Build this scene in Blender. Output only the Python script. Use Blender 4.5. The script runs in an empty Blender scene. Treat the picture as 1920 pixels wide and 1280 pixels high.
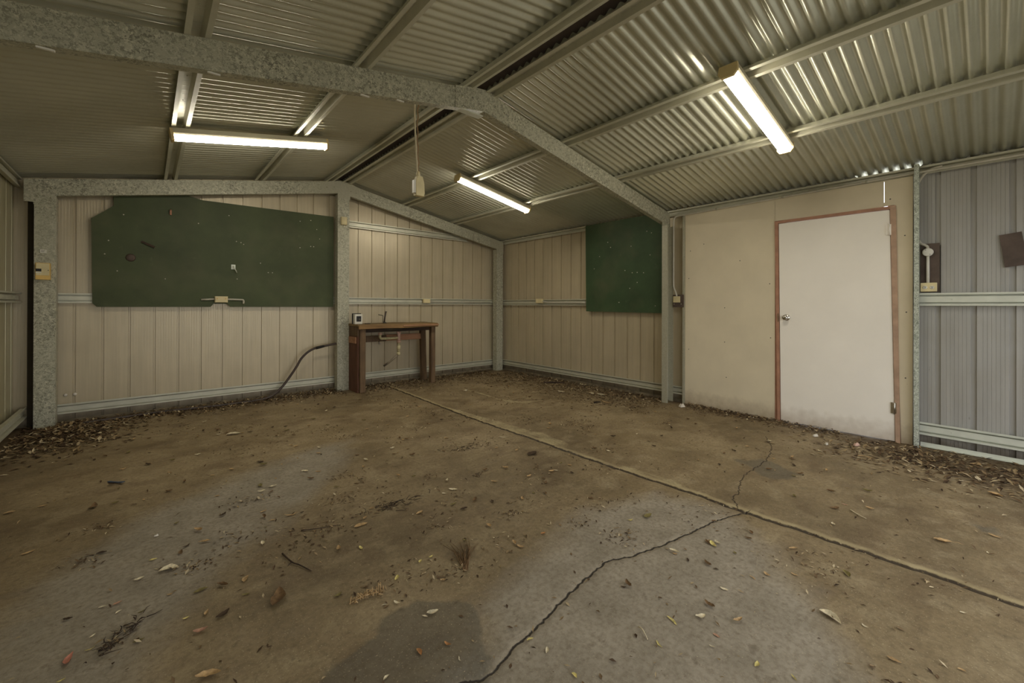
import bpy, math, random
import numpy as np
from mathutils import Vector, Matrix
random.seed(7); rng = np.random.RandomState(7)
PI = math.pi
scene = bpy.context.scene
COL = scene.collection

# ---------------------------------------------------------------- camera
F_PX, SHIFT_PX = 784.211, -68.771          # focal length and vertical shift for a 1920x1280 frame
CAM = Vector((1.15178, -6.38016, 1.25)); YAW, PITCH, ROLL = 0.71724, 0.001674, 0.00289
fw = Vector((math.sin(YAW)*math.cos(PITCH), math.cos(YAW)*math.cos(PITCH), math.sin(PITCH)))
rt = Vector((math.cos(YAW), -math.sin(YAW), 0)); up = rt.cross(fw)
r2 = math.cos(ROLL)*rt + math.sin(ROLL)*up; u2 = -math.sin(ROLL)*rt + math.cos(ROLL)*up
cd = bpy.data.cameras.new('camera'); cd.sensor_width = 36; cd.lens = F_PX/1920*36
cd.shift_y = SHIFT_PX/1920; cd.clip_start = 0.05; cd.clip_end = 200
cam = bpy.data.objects.new('camera', cd); COL.objects.link(cam)
cam.matrix_world = Matrix(((r2.x, u2.x, -fw.x, CAM.x), (r2.y, u2.y, -fw.y, CAM.y), (r2.z, u2.z, -fw.z, CAM.z), (0, 0, 0, 1)))
scene.camera = cam
# ---------------------------------------------------------------- world, exposure
W = bpy.data.worlds.new('world'); scene.world = W; W.use_nodes = True
bg = W.node_tree.nodes['Background']; bg.inputs[0].default_value = (0.94, 0.965, 1.0, 1); bg.inputs[1].default_value = 0.72
scene.view_settings.view_transform = 'Standard'; scene.view_settings.look = 'None'
scene.view_settings.exposure = 1.75; scene.view_settings.gamma = 1; scene.view_settings.use_curve_mapping = False
LAMP = 12.0                                   # strength of the fluorescent diffusers
LAMP_COL = (1.0, 0.935, 0.79)

# ---------------------------------------------------------------- dimensions (metres)
XR, SL = 3.28, 0.1873                        # ridge position and roof slope
XL, XW = 0.205, 6.37                         # planes of the girt feet, left and right wall
YF = -7.45                                   # front wall
Y2 = -3.577                                  # middle portal frame
def zr(x, z0): return z0 - SL*abs(x-XR)
Z_RAFT, Z_FEET, Z_ROOF = 2.879, 3.052, 3.114

# ---------------------------------------------------------------- materials
def lin(c):
    return tuple(((v/255)/12.92 if v/255 <= 0.04045 else ((v/255+0.055)/1.055)**2.4) for v in c) + (1,)
class NT:
    def __init__(s, name):
        s.m = bpy.data.materials.new(name); s.m.use_nodes = True; s.t = s.m.node_tree; s.n = s.t.nodes; s.l = s.t.links
        s.b = s.n['Principled BSDF']
    def N(s, typ, **kw):
        n = s.n.new(typ)
        for k, v in kw.items(): setattr(n, k, v)
        return n
    def L(s, a, b): s.l.new(a, b)
    def coord(s, scale=(1, 1, 1)):
        tc = s.N('ShaderNodeNewGeometry'); mp = s.N('ShaderNodeMapping'); mp.inputs['Scale'].default_value = scale
        s.L(tc.outputs['Position'], mp.inputs[0]); return mp.outputs[0]
    def noise(s, scale, detail=4, rough=.55, vec=None):
        n = s.N('ShaderNodeTexNoise'); n.inputs['Scale'].default_value = scale; n.inputs['Detail'].default_value = detail
        n.inputs['Roughness'].default_value = rough; s.L(vec if vec else s.coord(), n.inputs['Vector']); return n.outputs['Fac']
    def ramp(s, fac, stops, interp='LINEAR'):
        r = s.N('ShaderNodeValToRGB'); s.L(fac, r.inputs[0]); e = r.color_ramp; e.interpolation = interp
        while len(e.elements) < len(stops): e.elements.new(0.5)
        for i, (p, c) in enumerate(stops): e.elements[i].position = p; e.elements[i].color = c
        return r.outputs[0]
    def mapr(s, v, a, b, c=0, d=1):
        r = s.N('ShaderNodeMapRange'); s.L(v, r.inputs[0])
        for i, x in enumerate((a, b, c, d)): r.inputs[i+1].default_value = x
        return r.outputs[0]
    def math(s, op, a, b=None):
        r = s.N('ShaderNodeMath', operation=op)
        for i, x in enumerate((a, b)):
            if x is None: continue
            if isinstance(x, (int, float)): r.inputs[i].default_value = x
            else: s.L(x, r.inputs[i])
        return r.outputs[0]
    def mix(s, fac, a, b, mode='MIX'):
        r = s.N('ShaderNodeMix', data_type='RGBA', blend_type=mode)
        for sock, x in ((r.inputs[0], fac), (r.inputs[6], a), (r.inputs[7], b)):
            if isinstance(x, (int, float, tuple)): sock.default_value = x
            else: s.L(x, sock)
        return r.outputs[2]
    def bump(s, h, dist=.002, strength=1):
        b = s.N('ShaderNodeBump'); b.inputs['Distance'].default_value = dist; b.inputs['Strength'].default_value = strength
        s.L(h, b.inputs['Height']); s.L(b.outputs[0], s.b.inputs['Normal'])
    def col(s, c):
        if isinstance(c, tuple): s.b.inputs['Base Color'].default_value = c
        else: s.L(c, s.b.inputs['Base Color'])
    def set(s, rough=.5, metal=0, spec=.5):
        s.b.inputs['Roughness'].default_value = rough; s.b.inputs['Metallic'].default_value = metal
        s.b.inputs['Specular IOR Level'].default_value = spec; return s.m
def flat(name, c, rough=.5, metal=0, var=.12, scale=12, spec=.4):
    t = NT(name); f = t.noise(scale, 5)
    c0 = lin(c); d = tuple(v*(1-var*1.6) for v in c0[:3])+(1,); l = tuple(min(1, v*(1+var)) for v in c0[:3])+(1,)
    t.col(t.ramp(f, [(.3, d), (.7, l)])); return t.set(rough, metal, spec)
def galv_mat(name, base, dark, light, scale=42, metal=.35, rough=.45, amt=1.0):
    t = NT(name)
    v = t.N('ShaderNodeTexVoronoi', feature='F1'); v.inputs['Scale'].default_value = scale
    nz = t.N('ShaderNodeTexNoise'); nz.inputs['Scale'].default_value = scale*.8; nz.inputs['Detail'].default_value = 3
    co = t.coord(); t.L(co, nz.inputs['Vector'])
    vm = t.N('ShaderNodeVectorMath', operation='MULTIPLY_ADD'); t.L(nz.outputs['Color'], vm.inputs[0]); vm.inputs[1].default_value = (.06,)*3; t.L(co, vm.inputs[2])
    t.L(vm.outputs[0], v.inputs['Vector'])
    bw = t.N('ShaderNodeSeparateColor'); t.L(v.outputs['Color'], bw.inputs[0])
    sp = t.ramp(bw.outputs[0], [(0, lin(dark)), (.22, lin(dark)), (.38, lin(base)), (.75, lin(base)), (.95, lin(light))])
    big = t.mapr(t.noise(2.2, 3), .35, .65, .45*amt, amt)
    t.col(t.mix(big, lin(base), sp))
    t.L(t.mapr(bw.outputs[1], 0, 1, rough-.12, rough+.15), t.b.inputs['Roughness'])
    t.bump(bw.outputs[2], .0012, .5)
    t.b.inputs['Metallic'].default_value = metal; return t.m
M = {}
M['galv'] = galv_mat('galvanised_spangle', (180, 177, 154), (126, 123, 106), (212, 208, 184), 85, .12)
M['galv_fine'] = galv_mat('galvanised_fine', (176, 172, 150), (158, 154, 134), (194, 190, 168), 80, .2, .42, .5)
M['galv_bright'] = flat('galvanised_bright', (218, 220, 204), .35, .1, .06, 9, .5)
M['angle_dirty'] = flat('dirty_floor_angle', (120, 108, 86), .7, .1, .3, 14)
M['galv_crinkled'] = galv_mat('galvanised_crinkled', (200, 206, 190), (130, 136, 122), (240, 244, 232), 130, .2, .35, 1.6)
M['batten'] = flat('batten_steel', (204, 201, 180), .36, .25, .06, 9, .5)
def sheet_mat(name, c, streak=.07):
    t = NT(name); st = t.noise(1.0, 4, .6, t.coord((22, 22, 1.1))); bl = t.noise(3.2, 4)
    c0 = lin(c); d = tuple(v*(1-streak*1.5) for v in c0[:3])+(1,); l = tuple(min(1, v*(1+streak*.6)) for v in c0[:3])+(1,)
    base = t.ramp(st, [(.3, d), (.68, l)])
    base = t.mix(t.mapr(bl, .35, .75, 0, .22), base, lin((150, 138, 112)))
    marks = t.noise(9, 6, .7, t.coord((3, 3, 1)))
    base = t.mix(t.mapr(marks, .68, .76, 0, .5), base, lin((96, 84, 66)))
    g = t.N('ShaderNodeNewGeometry'); s3 = t.N('ShaderNodeSeparateXYZ'); t.L(g.outputs['Position'], s3.inputs[0])
    e = t.math('ADD', s3.outputs[2], t.math('MULTIPLY', t.noise(8, 5), .16))
    base = t.mix(t.mapr(e, .24, .12, 0, .75), base, lin((92, 78, 58)))
    t.col(base); return t.set(.33, .2, .5)
M['sheet'] = sheet_mat('wall_sheet_cream', (196, 182, 152))
M['sheet_left'] = sheet_mat('wall_sheet_left', (196, 188, 152))
M['sheet_right'] = sheet_mat('wall_sheet_grey', (180, 178, 172))  # cool daylight on the near sheets is put into this grey
t = NT('roof_sheet'); f = t.noise(1.3, 4); c = t.ramp(f, [(.3, lin((186, 186, 166))), (.7, lin((214, 214, 194)))])
c = t.mix(t.mapr(t.noise(60, 3), .45, .7, 0, .25), c, lin((216, 212, 198))); t.col(c); M['roof'] = t.set(.30, .5, .6)
M['corner'] = flat('dark_dirty_flashing', (58, 50, 36), .8)  # dark tone standing in for shade beside the left post
M['ridge'] = flat('ridge_cap_dirty', (96, 82, 70), .7)
def paint_board(name, c, specks, rough=.7, dust=None, var=.2):
    t = NT(name); f = t.noise(2.5, 5, .6); c0 = lin(c)
    base = t.ramp(f, [(.3, tuple(v*(1-var) for v in c0[:3])+(1,)), (.72, tuple(min(1, v*(1+var)) for v in c0[:3])+(1,))])
    n2 = t.noise(7, 6, .7); base = t.mix(t.mapr(n2, .6, .8, 0, var*2), base, lin(specks))
    n3 = t.noise(34, 3, .6); base = t.mix(t.mapr(n3, .74, .8, 0, .8), base, lin(specks))
    if name.startswith('green'):
        sm = t.noise(1.7, 3, .6); base = t.mix(t.mapr(sm, .5, .75, 0, .45), base, lin((100, 98, 72)))
    if dust:
        g = t.N('ShaderNodeNewGeometry'); s3 = t.N('ShaderNodeSeparateXYZ'); t.L(g.outputs['Position'], s3.inputs[0])
        e = t.math('ADD', s3.outputs[2], t.math('MULTIPLY', t.noise(11, 5), .22))
        base = t.mix(t.mapr(e, .30, .12, 0, .65), base, lin(dust))
    t.col(base); return t.set(rough, 0, .35)
M['green'] = paint_board('green_painted_board', (74, 82, 52), (104, 108, 78), .6)
M['green2'] = paint_board('green_painted_board_darker', (62, 82, 52), (96, 108, 78), .6)
M['plaster'] = paint_board('plasterboard_cream', (222, 209, 180), (196, 184, 158), .75, (146, 126, 100), .05)
M['door'] = paint_board('door_off_white', (250, 243, 230), (244, 235, 220), .45, (184, 166, 144), .03)
M['jamb'] = flat('red_oxide_primed_wood', (178, 132, 106), .6)
M['jamb_side'] = flat('pale_primed_wood', (184, 152, 126), .6)
M['chrome'] = flat('satin_chrome', (200, 196, 188), .22, 1, .05)
M['white'] = flat('white_plastic', (222, 218, 204), .45, 0, .05)
M['cream'] = flat('cream_plastic', (224, 208, 160), .45, 0, .08)
M['yellowed'] = flat('yellowed_plastic', (226, 190, 112), .5, 0, .1)
M['black'] = flat('black_plastic', (34, 32, 30), .5, 0, .1)
M['poly'] = flat('black_poly_pipe', (72, 60, 52), .45, 0, .2)
M['brownboard'] = flat('brown_board', (92, 78, 68), .7, 0, .15)
M['conduit'] = flat('grey_conduit', (196, 190, 172), .5, 0, .08)
M['pvc'] = flat('cream_pvc', (206, 194, 150), .4, 0, .2, 25)
M['greypipe'] = flat('grey_waste_pipe', (142, 130, 108), .5, 0, .2)
M['rope'] = flat('yellowed_flex', (214, 200, 166), .6, 0, .1)
M['ropebrown'] = flat('brown_flex', (150, 120, 84), .6, 0, .15)
M['lampbody'] = flat('lamp_body_enamel', (196, 188, 164), .5, 0, .05)
M['endcap'] = flat('yellowed_end_cap', (214, 192, 138), .5, 0, .05)
def wood_mat(name, a, b, axis=0, rough=.7):
    t = NT(name); sc = [18, 18, 18]; sc[axis] = 1.6
    w = t.noise(1.6, 6, .65, t.coord(tuple(sc))); f = t.noise(4, 4)
    base = t.ramp(w, [(.3, lin(a)), (.68, lin(b))]); base = t.mix(t.mapr(f, .4, .75, 0, .5), base, lin(a))
    t.col(base); t.bump(w, .004, .6); return t.set(rough, 0, .3)
M['wood_top'] = wood_mat('weathered_plank', (96, 80, 52), (158, 130, 88), 0)
M['wood_front'] = wood_mat('orange_brown_edge', (112, 86, 54), (166, 132, 88), 0)
M['wood_leg'] = wood_mat('rough_post_wood', (78, 62, 46), (132, 106, 78), 2)
M['wood_red'] = wood_mat('red_stained_wood', (88, 58, 44), (122, 84, 64), 2)
M['wood_pink'] = wood_mat('pink_painted_rail', (150, 108, 78), (182, 138, 106), 0)
M['wood_dark'] = wood_mat('dark_bark', (40, 30, 24), (80, 62, 46), 0)
M['steel_dull'] = flat('dull_steel_sink', (98, 94, 84), .4, .6, .2)
M['concrete_out'] = flat('outside_concrete', (176, 172, 160), .9, 0, .15, 3)
t = NT('lamp_diffuser'); t.col((.9, .88, .8, 1)); t.b.inputs['Emission Color'].default_value = LAMP_COL+(1,); t.b.inputs['Emission Strength'].default_value = LAMP; M['glow'] = t.set(.5)
LEAFC = {'tan': (190, 158, 112), 'brown': (118, 92, 62), 'pale': (220, 206, 172), 'pink': (190, 146, 118), 'red': (184, 122, 100), 'yellow': (214, 198, 124), 'olive': (128, 116, 70), 'dark': (74, 58, 42), 'orange': (180, 130, 82)}
for k, c in LEAFC.items(): M['leaf_'+k] = flat('leaf_'+k, c, .75, 0, .25, 60, .25)
M['blueplastic'] = flat('blue_plastic', (58, 74, 96), .5)
M['chip'] = flat('white_plaster_chip', (214, 206, 190), .8, 0, .1)
M['chip_pink'] = flat('pink_white_chip', (214, 176, 156), .8, 0, .2)
# leaf litter: every flake its own shade, by its place in the heap
t = NT('leaf_litter_mix'); wn = t.N('ShaderNodeNewGeometry')
sh = t.ramp(wn.outputs['Random Per Island'], [(0, lin((62, 48, 36))), (.3, lin((92, 72, 52))), (.55, lin((120, 98, 70))), (.8, lin((158, 136, 100))), (1, lin((206, 190, 156)))])
t.col(sh); M['litter'] = t.set(.85, 0, .2)

# ---------------------------------------------------------------- mesh helpers
class MB:
    def __init__(s): s.v = []; s.f = []; s.sm = []
    def add(s, vs, fs, smooth=False):
        o = len(s.v); s.v += [tuple(p) for p in vs]; s.f += [tuple(i+o for i in q) for q in fs]; s.sm += [smooth]*len(fs); return s
    def box(s, x0, x1, y0, y1, z0, z1):
        return s.add([(x0, y0, z0), (x1, y0, z0), (x1, y1, z0), (x0, y1, z0), (x0, y0, z1), (x1, y0, z1), (x1, y1, z1), (x0, y1, z1)],
                     [(0, 3, 2, 1), (4, 5, 6, 7), (0, 1, 5, 4), (1, 2, 6, 5), (2, 3, 7, 6), (3, 0, 4, 7)])
    def bar(s, a, b, wu, wv, upv=(0, 0, 1), taper=1.0):
        a, b = Vector(a), Vector(b); d = (b-a).normalized(); u = Vector(upv).cross(d)
        if u.length < 1e-4: u = Vector((1, 0, 0)).cross(d)
        u.normalize(); v = d.cross(u); vs = []
        for p, k in ((a, 1), (b, taper)):
            for i, j in ((-1, -1), (1, -1), (1, 1), (-1, 1)): vs.append(p+u*wu/2*i*k+v*wv/2*j*k)
        return s.add(vs, [(3, 2, 1, 0), (4, 5, 6, 7), (0, 1, 5, 4), (1, 2, 6, 5), (2, 3, 7, 6), (3, 0, 4, 7)])
    def prism(s, prof, o, u, v, w, smooth=False):
        """profile points (a,b) -> o+a*u+b*v, extruded by the vector w"""
        o, u, v, w = Vector(o), Vector(u), Vector(v), Vector(w); n = len(prof)
        p0 = [o+u*a+v*b for a, b in prof]; p1 = [p+w for p in p0]
        fs = [(i, (i+1) % n, n+(i+1) % n, n+i) for i in range(n)]
        s.add(p0+p1, fs, smooth); k = len(s.v)-2*n
        s.f += [tuple(k+i for i in reversed(range(n))), tuple(k+n+i for i in range(n))]; s.sm += [False, False]; return s
    def strip(s, prof, o, u, v, w, t=.0022):
        """thin folded sheet: an open profile given thickness t, extruded by w"""
        P = [Vector((a, b)) for a, b in prof]; off = []
        for i, p in enumerate(P):
            d0 = (P[i]-P[i-1]).normalized() if i else (P[1]-P[0]).normalized()
            d1 = (P[i+1]-P[i]).normalized() if i < len(P)-1 else d0
            n0 = Vector((-d0.y, d0.x)); n1 = Vector((-d1.y, d1.x)); n = (n0+n1)
            n = n/max(.3, n.length_squared/2*1.0) if n.length > 1e-6 else n0
            off.append(p+n*t)
        o, u, v, w = Vector(o), Vector(u), Vector(v), Vector(w); n = len(P)
        ring = [o+u*p.x+v*p.y for p in P]+[o+u*p.x+v*p.y for p in reversed(off)]
        m = len(ring); vs = ring+[q+w for q in ring]
        fs = [(i, (i+1) % m, m+(i+1) % m, m+i) for i in range(m)]
        for i in range(n-1):
            a, b, c, d = i, i+1, m-2-i, m-1-i
            fs += [(d, c, b, a), (m+a, m+b, m+c, m+d)]
        return s.add(vs, fs)
    def tube(s, pts, r, n=10, closed_ends=True):
        pts = [Vector(p) for p in pts]; vs = []; prev = None
        rr = r if isinstance(r, (list, tuple)) else [r]*len(pts)
        for i, p in enumerate(pts):
            d = (pts[min(i+1, len(pts)-1)]-pts[max(i-1, 0)]).normalized()
            if prev is None:
                a = Vector((0, 0, 1)) if abs(d.z) < .9 else Vector((1, 0, 0)); u = d.cross(a).normalized()
            else: u = (prev-d*prev.dot(d)).normalized()
            prev = u; v = d.cross(u)
            for k in range(n): vs.append(p+(u*math.cos(2*PI*k/n)+v*math.sin(2*PI*k/n))*rr[i])
        fs = [(i*n+k, i*n+(k+1) % n, (i+1)*n+(k+1) % n, (i+1)*n+k) for i in range(len(pts)-1) for k in range(n)]
        s.add(vs, fs, True)
        if closed_ends:
            b = len(s.v)-len(vs); s.f += [tuple(b+k for k in reversed(range(n))), tuple(b+len(vs)-n+k for k in range(n))]; s.sm += [False, False]
        return s
    def lathe(s, o, d, prof, n=20):
        o, d = Vector(o), Vector(d).normalized()
        return s.tube_r([o+d*h for r, h in prof], [max(r, 1e-4) for r, h in prof], d, n)
    def tube_r(s, pts, rr, d, n):
        a = Vector((0, 0, 1)) if abs(d.z) < .9 else Vector((1, 0, 0)); u = d.cross(a).normalized(); v = d.cross(u); vs = []
        for p, r in zip(pts, rr):
            for k in range(n): vs.append(p+(u*math.cos(2*PI*k/n)+v*math.sin(2*PI*k/n))*r)
        fs = [(i*n+k, i*n+(k+1) % n, (i+1)*n+(k+1) % n, (i+1)*n+k) for i in range(len(pts)-1) for k in range(n)]
        s.add(vs, fs, True); b = len(s.v)-len(vs)
        s.f += [tuple(b+k for k in reversed(range(n))), tuple(b+len(vs)-n+k for k in range(n))]; s.sm += [False, False]; return s
    def poly_slab(s, pts, o, u, v, w):
        return s.prism(pts, o, u, v, w)
def smooth_path(pts, k=6):
    P = [Vector(p) for p in pts]; out = []
    for i in range(len(P)-1):
        p0, p1, p2, p3 = P[max(i-1, 0)], P[i], P[i+1], P[min(i+2, len(P)-1)]
        for j in range(k):
            t = j/k; out.append(.5*((2*p1)+(p2-p0)*t+(2*p0-5*p1+4*p2-p3)*t*t+(3*p1-p0-3*p2+p3)*t**3))
    return out+[P[-1]]
def wl(o):
    l = Vector((0, 0, 0))
    while o: l += o.location; o = o.parent
    return l
def link(name, mb, mat, parent=None, origin=None, bevel=0, label=None):
    off = wl(parent) if parent else Vector((0, 0, 0)); loc = Vector(origin) if origin else Vector((0, 0, 0))
    if parent and origin: loc = Vector(origin)-off
    base = off+loc
    me = bpy.data.meshes.new(name); me.from_pydata([tuple(Vector(p)-base) for p in mb.v], [], mb.f); me.update()
    me.polygons.foreach_set('use_smooth', mb.sm); me.materials.append(M[mat] if isinstance(mat, str) else mat)
    o = bpy.data.objects.new(name, me); COL.objects.link(o); o.location = loc
    if parent: o.parent = parent
    if bevel:
        b = o.modifiers.new('bevel', 'BEVEL'); b.width = bevel; b.segments = 2; b.limit_method = 'ANGLE'
    if label: o['label'] = label
    return o
def tag(o, label, cat, group=None, kind=None):
    if label: o['label'] = label
    if cat: o['category'] = cat
    if group: o['group'] = group
    if kind: o['kind'] = kind
    return o
def thing(name, label, cat, loc, group=None):
    o = bpy.data.objects.new(name, None); COL.objects.link(o); o.location = loc; o.empty_display_size = .1
    return tag(o, label, cat, group)
def struct(name, mb, mat, label=None, parent=None):
    o = link(name, mb, mat, parent)
    if not parent: o['kind'] = 'structure'
    if label: o['label'] = label
    return o
X, Y, Z = Vector((1, 0, 0)), Vector((0, 1, 0)), Vector((0, 0, 1))

# ================================================================ FLOOR
CRACK = [(3.897, -5.408), (3.817, -5.367), (3.657, -5.324), (3.523, -5.3), (3.353, -5.276), (3.105, -5.227), (2.966, -5.192), (2.856, -5.137), (2.699, -5.154), (2.559, -5.168), (2.424, -5.191), (2.387, -5.205), (2.313, -5.213), (2.209, -5.226), (2.096, -5.246), (2.041, -5.258), (2.0, -5.257), (1.943, -5.222), (1.873, -5.219), (1.6, -5.25)]
CRACK2 = [(3.9, -5.35), (3.993, -5.287), (4.169, -5.259), (4.356, -5.197), (4.502, -5.178), (4.787, -5.184), (4.989, -5.177), (5.328, -5.105), (5.615, -4.962)]
JOINT = [(3.96, .1), (3.949, -0.322), (3.899, -1.544), (3.863, -2.45), (3.863, -3.026), (3.88, -3.561), (3.869, -4.087), (3.874, -4.457), (3.886, -4.852), (3.9, -5.074), (3.885, -5.394), (3.902, -5.678), (3.905, -5.912), (3.909, -6.113), (3.911, -6.288), (3.898, -6.47), (3.9, -7.6)]
POLY = {
 'grey': [([(0.65, -3.9), (0.85, -3.45), (1.15, -3.05), (1.6, -2.75), (2.3, -2.45), (2.584, -2.492), (2.268, -3.133), (1.844, -3.634), (1.5, -3.9), (1.25, -4.252), (1.1, -4.6), (0.7, -4.5)], .22, .9),
          ([(2.2, -5.0), (2.704, -4.85), (3.178, -4.75), (3.7, -4.9), (3.85, -5.3), (3.6, -5.6), (3.3, -5.85), (2.87, -6.2), (1.2, -6.3), (1.2, -5.3), (2.1, -5.132)], .22, 1.0)],
 'wet': [([(1.4, -5.0), (1.667, -4.888), (1.797, -4.856), (1.876, -4.791), (1.992, -4.779), (2.079, -4.835), (2.182, -4.944), (2.155, -5.05), (2.096, -5.129), (2.083, -5.235), (2.001, -5.3), (1.8, -5.4), (1.4, -5.4)], .04, 1.0),
         ([(4.757, -5.04), (4.923, -5.153), (4.888, -5.297), (4.808, -5.416), (4.652, -5.405), (4.56, -5.326), (4.585, -5.249), (4.714, -5.148)], .09, 1.15),
         ([(4.576, -5.502), (4.642, -5.559), (4.572, -5.564), (4.528, -5.526)], .04, .6), ([(4.719, -6.317), (4.81, -6.411), (4.692, -6.395), (4.637, -6.334)], .05, .6)],
 'pale': [([(3.9, -1.9), (3.988, -2.61), (4.029, -3.156), (4.083, -3.534), (4.035, -3.834), (3.92, -4.077), (3.89, -3.888), (3.9, -3.575), (3.885, -3.123), (3.89, -2.597)], .05, .8),
          ([(4.716, -1.074), (4.757, -1.585), (4.72, -2.078), (4.826, -2.359), (5.204, -2.489), (4.896, -2.473), (4.681, -2.327), (4.685, -1.908), (4.703, -1.511)], .035, .9),
          ([(3.924, -4.307), (3.957, -4.542), (3.994, -4.731), (3.968, -4.966), (3.915, -5.104), (3.915, -4.79), (3.91, -4.545)], .04, .8)]}
def seg_dist(PX, PY, pts, signed=False, closed=False):
    best = np.full(PX.shape, 1e9); sg = np.ones(PX.shape); P = list(pts)+([pts[0]] if closed else [])
    for (ax, ay), (bx, by) in zip(P[:-1], P[1:]):
        dx, dy = bx-ax, by-ay; L2 = dx*dx+dy*dy+1e-12
        t = np.clip(((PX-ax)*dx+(PY-ay)*dy)/L2, 0, 1); d = np.hypot(PX-ax-t*dx, PY-ay-t*dy)
        m = d < best; best = np.where(m, d, best); sg = np.where(m, np.sign(dx*(PY-ay)-dy*(PX-ax)+1e-12), sg)
    return best*sg if signed else best
def inside(PX, PY, pts):
    r = np.zeros(PX.shape, bool); n = len(pts)
    for i in range(n):
        (ax, ay), (bx, by) = pts[i], pts[(i+1) % n]
        c = ((ay > PY) != (by > PY)) & (PX < (bx-ax)*(PY-ay)/((by-ay) if abs(by-ay) > 1e-9 else 1e-9)+ax); r ^= c
    return r
def jag(pts, amp, n=9, seed=1):
    r = np.random.RandomState(seed); out = []
    for (ax, ay), (bx, by) in zip(pts[:-1], pts[1:]):
        L = math.hypot(bx-ax, by-ay); m = max(1, int(L/.018))
        for k in range(m):
            t = k/m; out.append((ax+(bx-ax)*t+(r.rand()-.5)*amp, ay+(by-ay)*t+(r.rand()-.5)*amp))
    return out+[pts[-1]]
CR1 = jag(CRACK, .012, seed=3); CR2 = jag(CRACK2, .02, seed=4)
def build_floor():
    st = .0125; xs = np.arange(.1, 6.52, st); ys = np.arange(YF-.02, .12, st); nx, ny = len(xs), len(ys)
    GX, GY = np.meshgrid(xs, ys); x, y = GX.ravel(), GY.ravel()
    jx = np.interp(-y, [-p[1] for p in JOINT], [p[0] for p in JOINT])+.004*np.sin(y*23)+.003*np.sin(y*61+1)
    dj = x-jx; z = np.zeros_like(x)
    right = 1/(1+np.exp(-dj/.006)); z += .011*right*np.exp(-np.maximum(dj, 0)/.10)
    z -= .014*np.exp(-(dj/.010)**2)
    c1 = seg_dist(x, y, CR1, True); c2 = seg_dist(x, y, CR2, True)
    z -= .006*np.exp(-(c1/.010)**2)
    z += .0015*np.sin(x*2.1+1)*np.sin(y*1.7)
    masks = {}
    for k, lst in POLY.items():
        m = np.zeros_like(x)
        for pts, soft, a in lst:
            d = seg_dist(x, y, pts, closed=True); d = np.where(inside(x, y, pts), -d, d)
            m = np.maximum(m, a/(1+np.exp(np.clip(d/soft*3, -30, 30))))
        masks[k] = m
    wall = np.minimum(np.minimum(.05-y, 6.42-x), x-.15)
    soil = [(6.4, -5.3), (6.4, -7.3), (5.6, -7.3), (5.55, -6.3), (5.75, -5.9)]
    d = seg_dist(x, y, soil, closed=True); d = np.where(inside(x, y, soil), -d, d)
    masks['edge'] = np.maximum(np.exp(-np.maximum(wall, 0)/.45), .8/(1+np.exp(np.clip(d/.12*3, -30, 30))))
    me = bpy.data.meshes.new('floor'); N = nx*ny
    me.vertices.add(N); me.vertices.foreach_set('co', np.stack([x, y, z], 1).astype(np.float32).ravel())
    i = np.arange(ny-1)[:, None]*nx+np.arange(nx-1)[None, :]; q = np.stack([i, i+1, i+nx+1, i+nx], -1).reshape(-1, 4)
    nf = len(q); me.loops.add(nf*4); me.loops.foreach_set('vertex_index', q.ravel().astype(np.int32))
    me.polygons.add(nf); me.polygons.foreach_set('loop_start', (np.arange(nf)*4).astype(np.int32))
    me.update(calc_edges=True); me.polygons.foreach_set('use_smooth', np.ones(nf, bool))
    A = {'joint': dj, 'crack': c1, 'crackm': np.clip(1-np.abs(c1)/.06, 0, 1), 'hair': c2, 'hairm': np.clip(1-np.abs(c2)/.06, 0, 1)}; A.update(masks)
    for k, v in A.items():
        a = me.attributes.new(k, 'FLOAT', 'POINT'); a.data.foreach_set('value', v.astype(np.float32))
    o = bpy.data.objects.new('floor', me); COL.objects.link(o); o['kind'] = 'structure'
    t = NT('dirty_concrete')
    def at(n): a = t.N('ShaderNodeAttribute'); a.attribute_name = n; return a.outputs['Fac']
    n1 = t.noise(1.1, 6, .62); n2 = t.noise(6, 6, .6); n3 = t.noise(45, 5, .6); n4 = t.noise(160, 3, .6); n5 = t.noise(2.7, 5, .6, t.coord((1, 1.6, 1)))
    brown = t.ramp(n1, [(.3, lin((106, 90, 64))), (.5, lin((136, 118, 87))), (.7, lin((162, 143, 110)))])
    brown = t.mix(t.mapr(n5, .5, .68, 0, .6), brown, lin((100, 80, 56)))
    brown = t.mix(t.mapr(n2, .5, .72, 0, .55), brown, lin((178, 162, 128)))
    grey = t.ramp(n2, [(.3, lin((138, 128, 110))), (.7, lin((168, 157, 138)))])
    gm = t.mapr(t.math('ADD', at('grey'), t.math('MULTIPLY', t.math('SUBTRACT', n5, .5), 1.0)), .25, .8)  # daylight streaks on the slab put into colour, together with cleaner concrete
    base = t.mix(gm, brown, grey)
    wm = t.mapr(t.math('ADD', at('wet'), t.math('MULTIPLY', t.math('SUBTRACT', n2, .5), 2.0)), .30, .66, 0, .6)
    base = t.mix(wm, base, lin((84, 81, 72)))
    pm = t.mapr(t.math('ADD', at('pale'), t.math('MULTIPLY', t.math('SUBTRACT', n2, .5), 2.0)), .35, .85, 0, .65)
    base = t.mix(pm, base, lin((184, 170, 130)))
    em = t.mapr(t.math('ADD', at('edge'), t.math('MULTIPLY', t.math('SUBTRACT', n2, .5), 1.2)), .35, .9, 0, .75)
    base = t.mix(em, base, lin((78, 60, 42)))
    spots = t.mapr(t.noise(14, 3, .5), .66, .72, 0, .35); base = t.mix(spots, base, lin((78, 64, 46)))
    base = t.mix(t.mapr(n3, .42, .68, .0, .42), base, lin((88, 74, 50)))
    base = t.mix(t.mapr(t.noise(24, 6, .75), .56, .66, 0, .4), base, lin((80, 64, 42)))
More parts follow.
